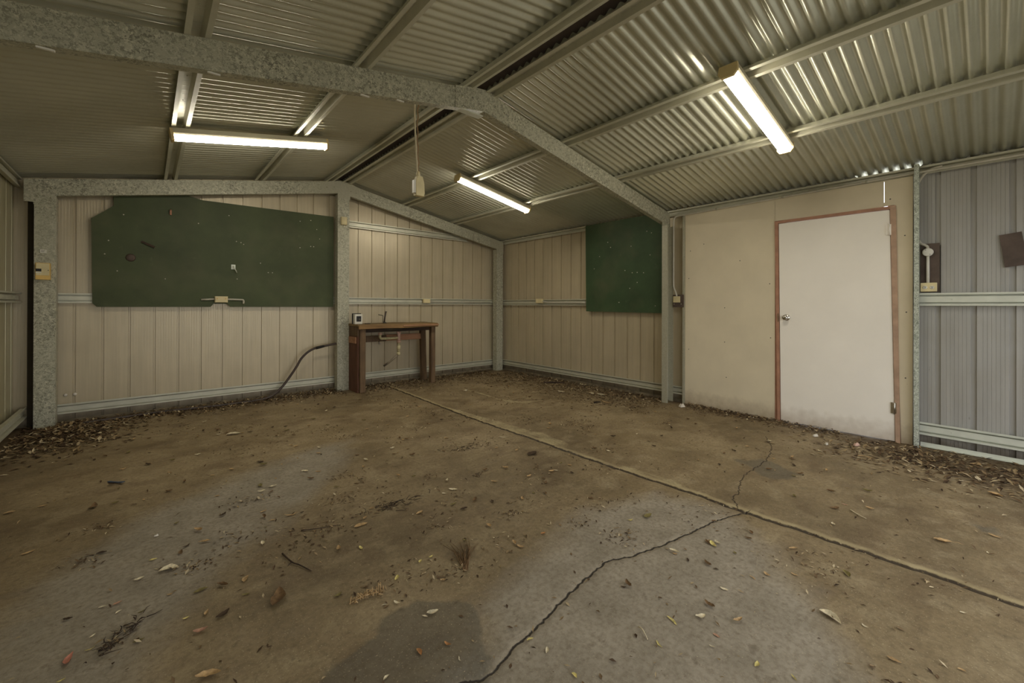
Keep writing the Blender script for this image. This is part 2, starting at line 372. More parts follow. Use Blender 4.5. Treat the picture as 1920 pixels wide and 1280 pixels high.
    base = t.mix(t.mapr(n4, .62, .70, 0, .6), base, lin((196, 180, 146)))
    # worn pale lip and dark dirt of the slab joint, dark dirt in the cracks
    jt = t.math('ADD', at('joint'), t.math('MULTIPLY', t.math('SUBTRACT', t.noise(30, 4), .5), .012))
    lip = t.math('MULTIPLY', t.math('MULTIPLY', t.mapr(jt, .008, .013), t.mapr(jt, .052, .020)), t.mapr(n2, .25, .55, .35, 1)); base = t.mix(t.math('MULTIPLY', lip, .72), base, lin((178, 162, 122)))
    dk = t.mapr(t.math('ABSOLUTE', jt), .012, .007); base = t.mix(t.math('MULTIPLY', dk, .85), base, lin((44, 34, 24)))
    wob = t.math('MULTIPLY', t.math('SUBTRACT', t.noise(70, 4, .7), .5), .010)
    ck = t.math('MULTIPLY', t.mapr(t.math('ABSOLUTE', t.math('ADD', at('crack'), wob)), .0062, .0030), t.mapr(at('crackm'), .2, .5))
    halo = t.math('MULTIPLY', t.mapr(t.math('ABSOLUTE', t.math('ADD', at('crack'), t.math('MULTIPLY', wob, 2))), .014, .004), at('crackm'))
    base = t.mix(t.math('MULTIPLY', halo, .16), base, lin((190, 174, 142)))
    base = t.mix(t.math('MULTIPLY', ck, .95), base, lin((36, 28, 20)))
    hk = t.math('MULTIPLY', t.mapr(t.math('ABSOLUTE', t.math('ADD', at('hair'), wob)), .0048, .0020), t.mapr(at('hairm'), .2, .5))
    base = t.mix(t.math('MULTIPLY', hk, .8), base, lin((52, 40, 28)))
    t.col(base)
    h = t.math('SUBTRACT', t.math('ADD', t.math('MULTIPLY', n3, .3), t.math('MULTIPLY', n4, .25)), t.math('MULTIPLY', t.math('MAXIMUM', ck, hk), 1.4))
    t.bump(h, .0035, .8)
    t.L(t.mapr(n2, .3, .7, .5, .8), t.b.inputs['Roughness']); t.b.inputs['Specular IOR Level'].default_value = .35
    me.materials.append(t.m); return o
build_floor()
struct('ground', MB().box(-14, 20, -24, YF-.02, -.12, -.03), 'concrete_out', 'plain concrete apron outside the open front')  # unseen ground, added to bounce daylight into the shed

# ================================================================ WALL SHEETS
def rib_profile(s0, s1, first, pitch, gw=.017, depth=.014, minor=.024, md=.0005):
    """(s, depth outward) points of a ribbed wall sheet between s0 and s1"""
    pts = [(s0, 0)]; k = math.floor((s0-first)/pitch)-1
    while first+k*pitch < s1+pitch:
        c = first+k*pitch
        a = c-gw/2
        for p in ((a-.003, 0), (a, depth), (a+gw, depth), (a+gw+.003, 0)):
            if s0 < p[0] < s1: pts.append(p)
        m = a+gw+minor
        while m < c+pitch-gw/2-.018:
            for p in ((m-.0015, 0), (m, md), (m+.0015, 0)):
                if s0 < p[0] < s1: pts.append(p)
            m += minor
        k += 1
    return pts+[(s1, 0)]
def wall_sheet(mb, prof, fn_low, fn_high, pos):
    vs, fs = [], []
    for s, d in prof: vs += [pos(s, d, fn_low(s)), pos(s, d, fn_high(s))]
    fs = [(2*i, 2*i+2, 2*i+3, 2*i+1) for i in range(len(prof)-1)]
    mb.add(vs, fs)
prof = [p for p in rib_profile(.145, 6.42, .567, .2165)]
prof = sorted(prof+[(XR, 0.0), (XR-.085, 0.0), (XR-.0901, 0.0), (XR+.085, 0.0), (XR+.0901, 0.0)])
mb = MB(); wall_sheet(mb, prof, lambda s: .010 if 2.2 < s < 3.2 else -.03, lambda s: zr(s, Z_ROOF)+.004+(.03 if abs(s-XR) < .09 else 0), lambda s, d, z: (s, .05+d, z)); struct('wall_back', mb, 'sheet')
mb = MB(); wall_sheet(mb, rib_profile(YF, .05, -.053, .217), lambda s: -.03, lambda s: 2.555, lambda s, d, z: (.145-d, s, z)); struct('wall_left', mb, 'sheet_left')
link('corner_flashing', MB().box(.245, .303, -.020, -.012, .01, 2.30), 'corner', bpy.data.objects['wall_back'], label='dark dirty flashing in the left corner')  # dark strip added for the shade in the gap behind the left post
mb = MB(); wall_sheet(mb, rib_profile(-3.86, .05, -.313, .2152), lambda s: -.03, lambda s: 2.548, lambda s, d, z: (6.42+d, s, z))
wr = struct('wall_right', mb, 'sheet')
mb = MB(); wall_sheet(mb, rib_profile(YF, -5.82, -6.068, .2125, .032, .020, md=.0020), lambda s: -.03, lambda s: 2.548 if s < -5.96 else 2.518, lambda s, d, z: (6.42+d, s, z))
link('near_sheet', mb, 'sheet_right', wr, label='greyer sheet beside the white door, lit by daylight')
mb = MB(); wall_sheet(mb, rib_profile(-5.82, -3.86, -6.068, .2125, .032, .020, md=.0020), lambda s: 2.43, lambda s: 2.519 if s < -5.5 else 2.548, lambda s, d, z: (6.42+d, s, z))
link('sheet_over_door', mb, 'sheet_right', wr)
mb = MB().box(.145, .55, YF-.03, YF, -.03, 2.2).box(5.9, 6.42, YF-.03, YF, -.03, 2.2)
mb.prism([(.145, 2.2), (6.42, 2.2), (6.42, 2.52), (XR, 3.10), (.145, 2.52)], (0, YF-.03, 0), X, Z, Y*.03)
struct('wall_front', mb, 'sheet', 'gable wall around the open front doorway')

# ================================================================ ROOF
def roof():
    P = .0765; ns = 10; ys = np.arange(YF-.05, .16, P/ns); w = .0125*np.sin(2*PI*(ys+5.74)/P)
    mb = MB()
    for xa, xb in ((-.02, XR-.055), (6.60, XR+.055)):
        rows = [xa+(xb-xa)*k/2 for k in range(3)]
        vs = [(x, float(y), zr(x, Z_ROOF)+float(h)) for y, h in zip(ys, w) for x in rows]
        fs = [(i*3+k, i*3+k+1, i*3+k+4, i*3+k+3) for i in range(len(ys)-1) for k in range(2)]
        mb.add(vs, fs, True)
    return mb
ceil = struct('ceiling', roof(), 'roof', 'corrugated steel roof sheets seen from below')
mb = MB(); mb.prism([(-.20, -.036), (0, .004), (.20, -.036), (.20, -.030), (0, .012), (-.20, -.030)], (XR, YF-.05, Z_ROOF+.018), X, Z, Y*(.2-YF))
link('ridge_cap', mb, 'ridge', ceil, label='dark dirty ridge cap between the two ridge battens')

# ================================================================ BATTENS AND GIRTS (top-hat sections, open towards the room)
HAT = [(-.050, .012), (-.052, .0), (-.037, .0), (-.035, .046), (-.024, .046), (-.021, .020), (.021, .020), (.024, .046), (.035, .046), (.037, .0), (.052, .0), (.050, .012)]
HATN = [(-.054, .012), (-.056, .0), (-.040, .0), (-.038, .046), (-.028, .046), (-.025, .012), (.025, .012), (.028, .046), (.038, .046), (.040, .0), (.056, .0), (.054, .012)]
HATW = [(-.058, .010), (-.060, .0), (-.032, .0), (-.024, .050), (.024, .050), (.032, .0), (.060, .0), (.058, .010)]
def hat(a, b, u, v, prof=HAT, screws=True, t=.0022):
    a, b = Vector(a), Vector(b); mb = MB(); mb.strip(prof, a, u, v, b-a, t); u, v = Vector(u), Vector(v)
    if screws:
        L = (b-a).length; d = (b-a).normalized(); n = int(L/.43)
        h = min(q[1] for q in prof if abs(q[0]) < .03 and q[1] > .005) if len(prof) > 8 else prof[3][1]
        for i in range(n):
            p = a+d*(.2+i*.43)+v*(h-.001); mb.lathe(p, -v, [(.004, 0), (.004, .004), (.002, .005)], 6)
    return mb
def batten(x, label):
    s = 1 if x > XR else -1; n = Vector((SL*s, 0, 1)).normalized(); u = Vector((1, 0, -SL*s)).normalized()
    # feet on the rafters, crown up against the sheets
    a = Vector((x, YF+.01, zr(x, Z_FEET))); b = Vector((x, -.01, zr(x, Z_FEET)))
    o = link('roof_batten', hat(a, b, u, n, HATW), 'batten', origin=a)
    return tag(o, label, 'steel batten', 'roof battens')
batten(1.352, 'galvanised roof batten nearest the left eave, with oval holes, above the left lamp')
batten(2.245, 'galvanised roof batten on the left slope, between the left lamp and the ridge')
batten(3.120, 'galvanised roof batten along the left side of the dark ridge gap')
batten(3.356, 'galvanised roof batten along the right side of the dark ridge gap')
batten(4.300, 'upper galvanised roof batten on the right slope, crossing the tops of both right lamps')
batten(5.228, 'lower galvanised roof batten on the right slope, crossing the low ends of both right lamps')
def girt(name, a, b, u, v, label, mat='batten', cat='steel girt', group='wall girts', prof=HAT):
    return tag(link(name, hat(a, b, u, v, prof), mat, origin=a), label, cat, group)
girt('eave_girt', (XW, -.02, 2.473), (XW, YF+.01, 2.473), Z, X, 'long steel eave girt at the top of the right wall, above the white door', prof=[(-.040, .010), (-.042, .0), (-.020, .0), (-.016, .045), (.014, .045), (.018, .0), (.036, .0), (.034, .010)])
girt('eave_girt', (XL, .0, 2.455), (XL, YF+.01, 2.455), Z, -X, 'dark steel eave girt at the top of the left wall')
girt('wall_girt', (XL, .0, 1.315), (XL, YF+.01, 1.315), Z, -X, 'middle steel girt on the left wall')
girt('wall_girt', (XL+.04, .0, .165), (XL+.04, YF+.01, .165), Z, -X, 'bottom steel girt on the left wall above the leaves')
girt('wall_girt', (.30, 0, 1.315), (3.31, 0, 1.315), Z, Y, 'middle steel girt on the back wall, mostly behind the long green board')
girt('wall_girt', (3.32, 0, 1.315), (6.34, 0, 1.315), Z, Y, 'middle steel girt on the back wall right of the centre post')
girt('wall_girt', (3.32, 0, 2.475), (5.62, 0, 2.475), Z, Y, 'upper steel girt on the back wall under the right rafter', prof=HAT)
girt('wall_girt', (.30, 0, .155), (3.31, 0, .155), Z, Y, 'bottom steel girt on the back wall below the long green board')
girt('wall_girt', (3.32, 0, .155), (6.34, 0, .155), Z, Y, 'bottom steel girt on the back wall behind the wooden bench')
girt('wall_girt', (XW, -.03, 1.305), (XW, -3.55, 1.305), Z, X, 'middle steel girt on the right wall running behind the square green board')
girt('wall_girt', (XW, -.03, .155), (XW, -3.78, .155), Z, X, 'bottom steel girt on the right wall below the square green board')
girt('wall_girt', (XW, -5.955, 1.315), (XW, YF+.01, 1.315), Z, X, 'bright middle steel girt right of the white door', 'galv_bright', prof=HATN)
girt('wall_girt', (XW, -5.955, .165), (XW, YF+.01, .165), Z, X, 'bright bottom steel girt right of the white door', 'galv_bright', prof=HATN)
def angle(a, b, inn, label, mat):
    a, b = Vector(a), Vector(b); mb = MB().strip([(0, .034), (0, 0), (.036, 0)], a, Vector(inn), Z, b-a, .003)
    return tag(link('floor_angle', mb, mat, origin=a), label, 'steel angle', 'floor angles')
angle((XW+.03, -5.96, .004), (XW+.03, YF+.01, .004), -X, 'pale steel floor angle along the foot of the grey wall right of the door', 'galv_bright')
angle((.48, .03, .004), (6.3, .03, .004), -Y, 'steel floor angle along the foot of the back wall', 'angle_dirty')
angle((XW+.03, -.1, .004), (XW+.03, -3.78, .004), -X, 'steel floor angle along the foot of the right wall under the green board', 'angle_dirty')

# ================================================================ PORTAL FRAMES
def rafter(x0, x1, y, sgn, label, depth=.171):
    """C section following the slope from x0 to x1, web at y, flanges towards sgn*Y"""
    C = [(.062, .016), (.062, 0), (0, 0), (0, depth), (.062, depth), (.062, depth-.016)]
    P = [Vector(p) for p in C]; t = .003
    inner = [(.059, .016), (.059, .003), (.003, .003), (.003, depth-.003), (.059, depth-.003), (.059, depth-.016)]
    ring = C+inner[::-1]; n = len(ring); vs = []
    for x in (x0, x1):
        for dy, dz in ring: vs.append((x, y+sgn*dy, zr(x, Z_RAFT)+dz))
    fs = [(i, (i+1) % n, n+(i+1) % n, n+i) for i in range(n)]
    for i in range(5):
        a, b, c, d = i, i+1, n-2-i, n-1-i; fs += [(a, b, c, d), (n+d, n+c, n+b, n+a)]
    base = (x0, y, zr(x0, Z_RAFT))
    root = thing('rafter', label, 'steel rafter', base, 'portal frame rafters')
    link('beam', MB().add(vs, fs), 'galv', root)
    return root
def bolts(mb, pts, y):
    for x, z in pts: mb.lathe((x, y, z), -Y, [(.011, 0), (.011, .002), (.008, .002), (.008, .007), (.003, .009)], 6)
def post_c(name, poly, z0, z1, label, mat='galv', group='portal frame posts'):
    """poly: open C outline in plan"""
    c = poly[2]; root = thing(name, label, 'steel post', (c[0], c[1], z0), group)
    link('post_section', MB().strip(poly, (0, 0, z0), X, Y, Z*(z1-z0), .003), mat, root)
    return root
# back frame
YB = -.145
rl = rafter(.236, XR, YB, 1, 'galvanised rafter of the back gable, left of the apex, above the long green board')
rr = rafter(XR, 6.36, YB, 1, 'galvanised rafter of the back gable, right of the apex, above the wooden bench')
k = MB().prism([(.236, 2.262), (.30, 2.262), (.30, 2.24), (.455, 2.24), (.455, 2.35), (.60, 2.377), (.60, 2.54), (.236, 2.475)], (0, YB-.004, 0), X, Z, Y*.003)
bolts(k, [(.33, 2.32), (.42, 2.32), (.33, 2.42), (.42, 2.42)], YB-.004); link('knee_bracket', k, 'galv', rl, label='flat knee plate at the left eave')
k = MB().prism([(6.36, 2.25), (6.19, 2.25), (6.19, 2.337), (6.04, 2.366), (6.04, 2.53), (6.36, 2.472)], (0, YB-.004, 0), X, Z, Y*.003)
bolts(k, [(6.24, 2.30), (6.31, 2.30), (6.24, 2.42), (6.12, 2.44)], YB-.004); link('knee_bracket', k, 'galv_fine', rr, label='flat knee plate in the back right corner')
k = MB().prism([(3.0, 2.832), (XR-.05, 2.876), (XR-.05, 2.80), (XR+.13, 2.80), (XR+.13, 2.855), (3.56, 2.833), (3.56, 2.995), (XR+.10, 3.05), (XR-.02, 3.058), (3.0, 2.995)], (0, YB-.004, 0), X, Z, Y*.003)
bolts(k, [(3.08, 2.93), (3.18, 2.95), (3.42, 2.93), (3.5, 2.92)], YB-.004); link('apex_bracket', k, 'galv_fine', rr, label='flat plate over the apex and the head of the centre post')
post_c('steel_post', [(.304, -.03), (.304, YB), (.455, YB), (.455, -.03), (.435, -.03)], 0, 2.33, 'broad spangled steel post in the left corner carrying the yellow meter box')
post_c('steel_post', [(3.25, -.03), (3.232, -.03), (3.232, YB), (3.398, YB), (3.398, -.03)], 0, 2.862, 'steel post in the middle of the back gable, left of the bench')
post_c('steel_post', [(6.22, -.03), (6.20, -.03), (6.20, YB), (6.352, YB), (6.352, -.03)], 0, 2.32, 'grey steel post in the back right corner')
# middle frame
ml = rafter(.236, XR, Y2, 1, 'big spangled rafter crossing the top left of the picture, up to the near apex')
mr = rafter(XR, 6.36, Y2, 1, 'spangled rafter from the near apex down to the post beside the square green board')
k = MB().prism([(2.99, 2.828), (XR-.06, 2.872), (XR+.06, 2.872), (3.57, 2.828), (3.57, 3.000), (XR+.12, 3.046), (XR+.03, 3.062), (XR-.08, 3.050), (2.99, 3.000)], (0, Y2-.004, 0), X, Z, Y*.003)
bolts(k, [(3.06, 2.93), (3.16, 2.95), (3.40, 2.95), (3.5, 2.93)], Y2-.004); link('apex_bracket', k, 'galv', mr, label='rough spangled plate at the near apex')
link('flange_packer', MB().box(3.02, 3.27, Y2+.004, Y2+.066, 2.834, 2.842), 'galv_bright', mr)
k = MB().prism([(6.36, 2.29), (6.17, 2.29), (6.17, 2.341), (6.03, 2.368), (6.03, 2.535), (6.36, 2.472)], (0, Y2-.004, 0), X, Z, Y*.003)
bolts(k, [(6.1, 2.43), (6.18, 2.41), (6.28, 2.38)], Y2-.004); link('knee_bracket', k, 'galv', mr, label='knee plate above the post beside the green board')
mp = post_c('steel_post', [(6.215, -3.634), (6.196, -3.634), (6.196, -3.566), (6.352, -3.566), (6.352, -3.634)], 0, 2.292, 'narrow steel post on the right wall beside the square green board', 'galv_fine')
link('base_label', MB().box(6.222, 6.262, -3.572, -3.569, .16, .42), 'white', mp, label='upright white strip inside the foot of the post')
post_c('steel_post', [(.43, -3.634), (.455, -3.634), (.455, -3.566), (.304, -3.566), (.304, -3.634)], 0, 2.33, 'steel post on the left wall outside the picture, under the big rafter')
# studs of the door partition
def stud(y0, y1, x0, x1, z1, label, mat):
    mb = MB().strip([(y0, x1), (y0, x0), (y1, x0), (y1, x1)], (0, 0, 0), Y, X, Z*z1, .0025)
    return tag(link('steel_stud', mb, mat, origin=(x0, y0, 0)), label, 'steel stud', 'studs of the door partition')
stud(-3.789, -3.765, 6.345, 6.40, 2.43, 'thin steel stud at the left edge of the cream partition', 'galv_fine')
stud(-5.957, -5.925, 6.30, 6.36, 2.515, 'bright crinkled steel stud right of the white door, floor to eave', 'galv_crinkled')

# ================================================================ PARTITION AND DOOR
def sheet_thing(y0, y1, z0, z1, label, mb=None):
    mb = mb or MB().box(6.362, 6.374, y0, y1, z0, z1)
    return tag(link('wall_panel', mb, 'plaster', origin=(6.37, (y0+y1)/2, z0)), label, 'wall panel', 'sheets of the cream partition')
def screws(parent, pts, x=6.3615, mat='chip'):
    for y, z in pts: link('screw', MB().lathe((x, y, z), -X, [(.006, 0), (.005, .002), (.001, .003)], 8), mat, parent, origin=(x, y, z))
pl1 = sheet_thing(-4.812, -3.792, 0, 2.43, 'large cream wall panel left of the white door')
screws(pl1, [(-3.86, 1.95), (-4.03, 2.02), (-4.45, 1.78), (-4.28, 1.23), (-4.28, .82), (-4.30, .40), (-3.84, 1.6), (-3.84, .7), (-4.77, .9), (-4.76, 1.5)], mat='steel_dull')
pl2 = sheet_thing(-5.714, -4.810, 2.187, 2.43, 'cream wall panel above the white door')
pl3 = sheet_thing(0, 0, 0, 0, 'narrow cream wall panel between the white door and the bright stud',
    MB().prism([(-5.912, 0), (-5.912, 2.43), (-5.720, 2.43), (-5.720, 2.225), (-5.7145, 2.225), (-5.7145, 2.19), (-5.79, 2.19), (-5.835, .0)], (6.362, 0, 0), Y, Z, X*.012))
screws(pl3, [(-5.86, 1.9), (-5.87, 1.2), (-5.865, .6), (-5.76, 2.25)], mat='steel_dull')
door = thing('door_1', 'off-white flush door with a round chrome knob and red-brown frame in the right wall', None, (6.36, -5.33, 0)); door['kind'] = 'structure'
leaf = link('door_leaf', MB().prism([(-5.797, .008), (-5.757, 2.150), (-4.850, 2.150), (-4.873, .008)], (6.352, 0, 0), Y, Z, X*.036), 'door', door, bevel=.002)
fr = MB().prism([(-4.868, 0), (-4.842, 0), (-4.812, 2.182), (-5.785, 2.182), (-5.785, 2.155), (-4.845, 2.155)], (6.346, 0, 0), Y, Z, X*.05)
link('door_frame', fr, 'jamb', door)
fr = MB().prism([(-5.800, 0), (-5.832, 0), (-5.800, 2.182), (-5.760, 2.182), (-5.760, 2.155)], (6.344, 0, 0), Y, Z, X*.052)
link('hinge_jamb', fr, 'jamb_side', door, label='leaning red-brown jamb on the hinge side')
link('door_stop', MB().box(6.374, 6.40, -4.90, -4.79, 0, 2.20), 'jamb', door)
link('door_stop', MB().box(6.390, 6.41, -5.86, -5.74, 0, 2.20), 'jamb', door)
kn = MB().lathe((6.352, -4.925, 1.128), -X, [(.034, 0), (.034, .004), (.026, .008), (.012, .012), (.012, .028), (.022, .036), (.027, .046), (.026, .058), (.018, .066), (.006, .068)], 28)
link('door_knob', kn, 'chrome', door, label='round chrome knob')
for zc, yc in ((1.965, -5.753), (.315, -5.790)):
    h = MB().box(6.343, 6.352, yc-.016, yc+.022, zc-.05, zc+.05).tube([(6.340, yc-.003, zc-.055), (6.340, yc-.003, zc+.055)], .006, 8); link('hinge', h, 'chrome' if zc < 1 else 'door', door)
link('strike_plate', MB().box(6.343, 6.346, -4.852, -4.845, 1.08, 1.17), 'chrome', door)

# ================================================================ GREEN BOARDS
gb = link('green_board', MB().prism([(.706, 1.262), (.74, 1.223), (1.745, 1.223), (1.775, 1.262), (1.915, 1.262), (1.95, 1.223), (3.215, 1.223), (3.215, 2.545), (2.9, 2.542), (2.3, 2.535), (1.66, 2.53), (1.52, 2.56), (.869, 2.45), (.869, 2.335), (.695, 2.175)], (0, -.020, 0), X, Z, Y*.012), 'green', origin=(1.96, -.014, 1.223))
tag(gb, 'long dark green painted board with cut corners on the back wall', 'board')
def gpart(name, mb, mat, parent, org, label=None): return link(name, mb, mat, parent, origin=org, label=label)
gpart('peg', MB().bar((1.357, -.020, 2.31), (1.357, -.045, 2.36), .018, .03), 'jamb', gb, (1.357, -.02, 2.33), 'small reddish wooden peg near the top')
gpart('stick', MB().bar((1.10, -.028, 1.965), (1.215, -.030, 1.91), .016, .022), 'wood_dark', gb, (1.16, -.03, 1.93), 'short dark slanting stick')
gpart('stain_block', MB().lathe((1.01, -.020, 1.775), -Y, [(.045, 0), (.038, .012), (.012, .02)], 9), 'brownboard', gb, (1.01, -.02, 1.78), 'brown lump')
hk = MB().box(1.955, 2.0, -.032, -.020, 1.70, 1.76).tube(smooth_path([(1.98, -.03, 1.74), (1.98, -.07, 1.72), (2.0, -.075, 1.68), (2.01, -.05, 1.66)], 4), .006, 8)
gpart('hook', hk, 'galv_bright', gb, (1.98, -.03, 1.7), 'small metal hook on a plate')
for x, z in ((2.01, 2.06), (2.06, 2.05), (2.09, 2.03), (1.62, 2.24), (1.93, 2.38), (2.76, 2.42), (2.98, 2.33), (3.02, 2.20), (2.76, 2.05), (2.9, 2.08), (2.94, 2.08), (2.42, 1.68), (2.37, 1.68), (2.28, 1.80), (.80, 1.80), (.83, 1.95), (.90, 1.62), (.95, 2.25), (1.31, 1.55), (2.9, 2.45), (2.02, 1.58)):
    gpart('screw', MB().lathe((x, -.020, z), -Y, [(.007, 0), (.006, .003), (.001, .005)], 7), 'chip', gb, (x, -.02, z))
top = []; y = -2.176
g2pts = [(-3.484, 1.153), (-3.484, 2.505), (-2.176, 2.505), (-2.193, 1.162)]
gr = link('green_board', MB().prism([(p[0], p[1]) for p in g2pts], (6.350, 0, 0), Y, Z, X*.010), 'green2', origin=(6.355, -2.83, 1.16))
tag(gr, 'squarish dark green painted board high on the right wall beside the narrow post', 'board')
for y, z in ((-2.6, 2.2), (-2.65, 2.12), (-3.0, 2.1), (-2.9, 1.76), (-3.02, 1.72), (-3.10, 1.72), (-3.2, 1.71), (-3.1, 1.58), (-2.98, 1.5), (-2.35, 1.82), (-2.45, 2.0), (-3.3, 1.95), (-3.32, 2.25), (-2.8, 1.30), (-3.38, 1.25), (-3.25, 2.28)):
    gpart('screw', MB().lathe((6.350, y, z), -X, [(.007, 0), (.006, .003), (.001, .005)], 7), 'chip', gr, (6.35, y, z))

# ================================================================ LAMPS
def lamp(xc, yc, label, capshow):
    s = 1 if xc > XR else -1; L = 1.235
    u = Vector((1, 0, -SL*s)).normalized(); n = Vector((SL*s, 0, 1)).normalized(); o = Vector((xc, yc, zr(xc, Z_FEET)-.004))
    root = thing('fluorescent_lamp', label, 'ceiling light', o, 'fluorescent lamps under the roof battens')
    a = o-u*L/2
    body = [(-.055, 0), (.055, 0), (.062, -.040), (.050, -.052), (-.050, -.052), (-.062, -.040)]
    link('lamp_body', MB().prism(body, a, Y, n, u*L), 'lampbody', root)
    dif = [(.052, -.053)]+[(.050*math.cos(t), -.055-.034*math.sin(t)) for t in [PI*k/10 for k in range(11)]]+[(-.052, -.053)]
    link('diffuser', MB().prism(dif, a+u*.018, Y, n, u*(L-.036), True), 'glow', root, label='glowing white diffuser')
    cap = [(-.060, -.004), (.060, -.004), (.064, -.060), (.040, -.094), (-.040, -.094), (-.064, -.060)]
    for p, d in ((a-u*.004, u*.020), (a+u*(L-.016), u*.020)):
        link('end_cap', MB().prism(cap, p, Y, n, d), 'endcap', root)
    return root
lamp(1.890, -1.985, 'long fluorescent lamp on the left roof slope, seen side on', 0)
lamp(4.690, -1.975, 'fluorescent lamp on the right roof slope behind the near rafter, above the bench side', 0)
lamp(4.725, -5.205, 'bright fluorescent lamp on the right roof slope, nearest the white door', 0)

# ================================================================ PENDANT SOCKET, CLIPS, BOXES
pr = thing('pendant_socket', 'cream power socket hanging on a long flex from the near rafter', 'power socket', (2.70, -3.50, 2.08))
cord = smooth_path([(2.665, -3.535, 2.806), (2.672, -3.51, 2.74), (2.684, -3.50, 2.55), (2.697, -3.50, 2.35), (2.705, -3.50, 2.225)], 10)
link('flex', MB().tube(cord, .0065, 8), 'rope', pr, label='pale flat flex')
c2 = [Vector((p.x+.010+.003*math.sin(i*1.1), p.y+.004*math.cos(i*1.1), p.z)) for i, p in enumerate(smooth_path([(2.69, -3.535, 2.806), (2.69, -3.51, 2.74), (2.692, -3.50, 2.55), (2.700, -3.50, 2.35), (2.708, -3.50, 2.225)], 10))]
link('second_flex', MB().tube(c2, .0048, 8), 'ropebrown', pr, label='brownish flex twisted beside the pale one')
sb = MB().prism([(-.022, .150), (.022, .150), (.036, .10), (.040, .025), (.034, 0), (-.034, 0), (-.036, .10)], (2.715, -3.522, 2.083), X, Z, Y*.044)
link('socket_body', sb, 'cream', pr, bevel=.004)
link('side_plate', MB().box(2.667, 2.680, -3.520, -3.482, 2.10, 2.20), 'white', pr, bevel=.003)
link('cord_grip', MB().lathe((2.708, -3.50, 2.228), Z, [(.018, 0), (.014, .03), (.009, .045)], 12), 'cream', pr)
def clip(x, label):
    mb = MB().box(x-.030, x+.030, Y2+.012, Y2+.026, zr(x, Z_RAFT)-.012, zr(x, Z_RAFT)-.002)
    tag(link('cable_clip', mb, 'white', origin=(x, Y2+.02, zr(x, Z_RAFT)-.007), bevel=.002), label, 'clip', 'white clips under the near rafter')
clip(.80, 'white clip under the near rafter at the far left of the picture')
clip(1.425, 'white clip under the near rafter beside the left roof batten')
clip(2.27, 'white clip under the near rafter, left one of the pair by the pendant socket')
clip(2.53, 'white clip under the near rafter, right one of the pair by the pendant socket')
mt = thing('meter_box', 'yellowed switch box on the broad post in the left corner', 'switch box', (.370, YB-.003, 1.49))
link('box', MB().box(.320, .420, YB-.052, YB+.001, 1.493, 1.660), 'yellowed', mt, bevel=.003)
link('cover', MB().box(.326, .414, YB-.058, YB-.0525, 1.535, 1.654), 'cream', mt, bevel=.002)
link('switch_window', MB().box(.324, .362, YB-.061, YB-.058, 1.573, 1.600), 'black', mt, label='dark row of breaker switches')
for i in range(3): link('switch', MB().box(.329+i*.011, .336+i*.011, YB-.066, YB-.061, 1.580, 1.594), 'black', mt, origin=(.332+i*.011, YB-.062, 1.587))
link('label_strip', MB().box(.324, .362, YB-.0590, YB-.0581, 1.556, 1.568), 'white', mt)
link('cover_screw', MB().lathe((.408, YB-.058, 1.587), -Y, [(.004, 0), (.003, .002)], 8), 'black', mt)
nb = thing('notice_plate', 'small white label fixed above the yellowed switch box', 'label', (.368, YB-.003, 1.758))
link('plate', MB().box(.346, .390, YB-.010, YB+.001, 1.760, 1.795), 'white', nb)
link('print_mark', MB().box(.352, .374, YB-.0112, YB-.0102, 1.772, 1.776).box(.352, .380, YB-.0112, YB-.0102, 1.784, 1.787), 'steel_dull', nb, label='faint grey lines of print')
sn = thing('sensor_box', 'cream box near the top of the centre post', 'sensor', (3.305, YB-.003, 2.42))
link('housing', MB().box(3.270, 3.352, YB-.045, YB+.001, 2.418, 2.532), 'cream', sn, bevel=.006)
link('front_cover', MB().box(3.284, 3.344, YB-.050, YB-.0455, 2.430, 2.522), 'cream', sn, bevel=.003)

def outlet(name, c, u, nrm, w, h, d, mat, label, cat, group=None):
    """box fixed to a wall: c centre of its back, u along the wall, nrm towards the room"""
    c, u, nrm = Vector(c), Vector(u), Vector(nrm); root = thing(name, label, cat, c, group)
    link('box', MB().prism([(-w/2, -h/2), (w/2, -h/2), (w/2, h/2), (-w/2, h/2)], c, u, Z, nrm*d*.8), mat, root, bevel=.003)
    link('face_plate', MB().prism([(-w*.46, -h*.44), (w*.46, -h*.44), (w*.46, h*.44), (-w*.46, h*.44)], c+nrm*d*.8, u, Z, nrm*d*.2), mat, root, bevel=.002)
    return root
o1 = outlet('power_outlet', (1.849, -.020, 1.315), X, -Y, .135, .078, .060, 'cream', 'cream power outlet on the lower edge of the long green board', 'power outlet')
for x in (1.80, 1.885): link('rocker_switch', MB().box(x, x+.012, -.084, -.080, 1.318, 1.332), 'yellowed', o1, origin=(x, -.082, 1.325))
link('conduit_stub', MB().tube([(1.782, -.034, 1.318), (1.649, -.034, 1.310)], .011, 10), 'conduit', o1)
link('conduit_stub', MB().tube(smooth_path([(1.916, -.034, 1.318), (2.06, -.034, 1.314), (2.083, -.034, 1.310), (2.090, -.034, 1.29), (2.086, -.034, 1.262)], 3), .011, 10), 'conduit', o1, label='right conduit stub, bent down at its end')
o2 = outlet('power_outlet', (4.755, -.002, 1.322), X, -Y, .130, .072, .045, 'cream', 'cream outlet box on the back wall girt above the bench', 'power outlet')
o3 = outlet('power_outlet', (6.366, -1.160, 1.330), Y, -X, .150, .078, .045, 'cream', 'cream outlet box on the right wall girt, left of the square green board', 'power outlet')
link('conduit_tail', MB().tube(smooth_path([(6.350, -1.235, 1.325), (6.350, -1.4, 1.305), (6.350, -1.8, 1.300), (6.350, -2.17, 1.300)], 5), .011, 10), 'conduit', o3, label='pale conduit running right behind the green board')
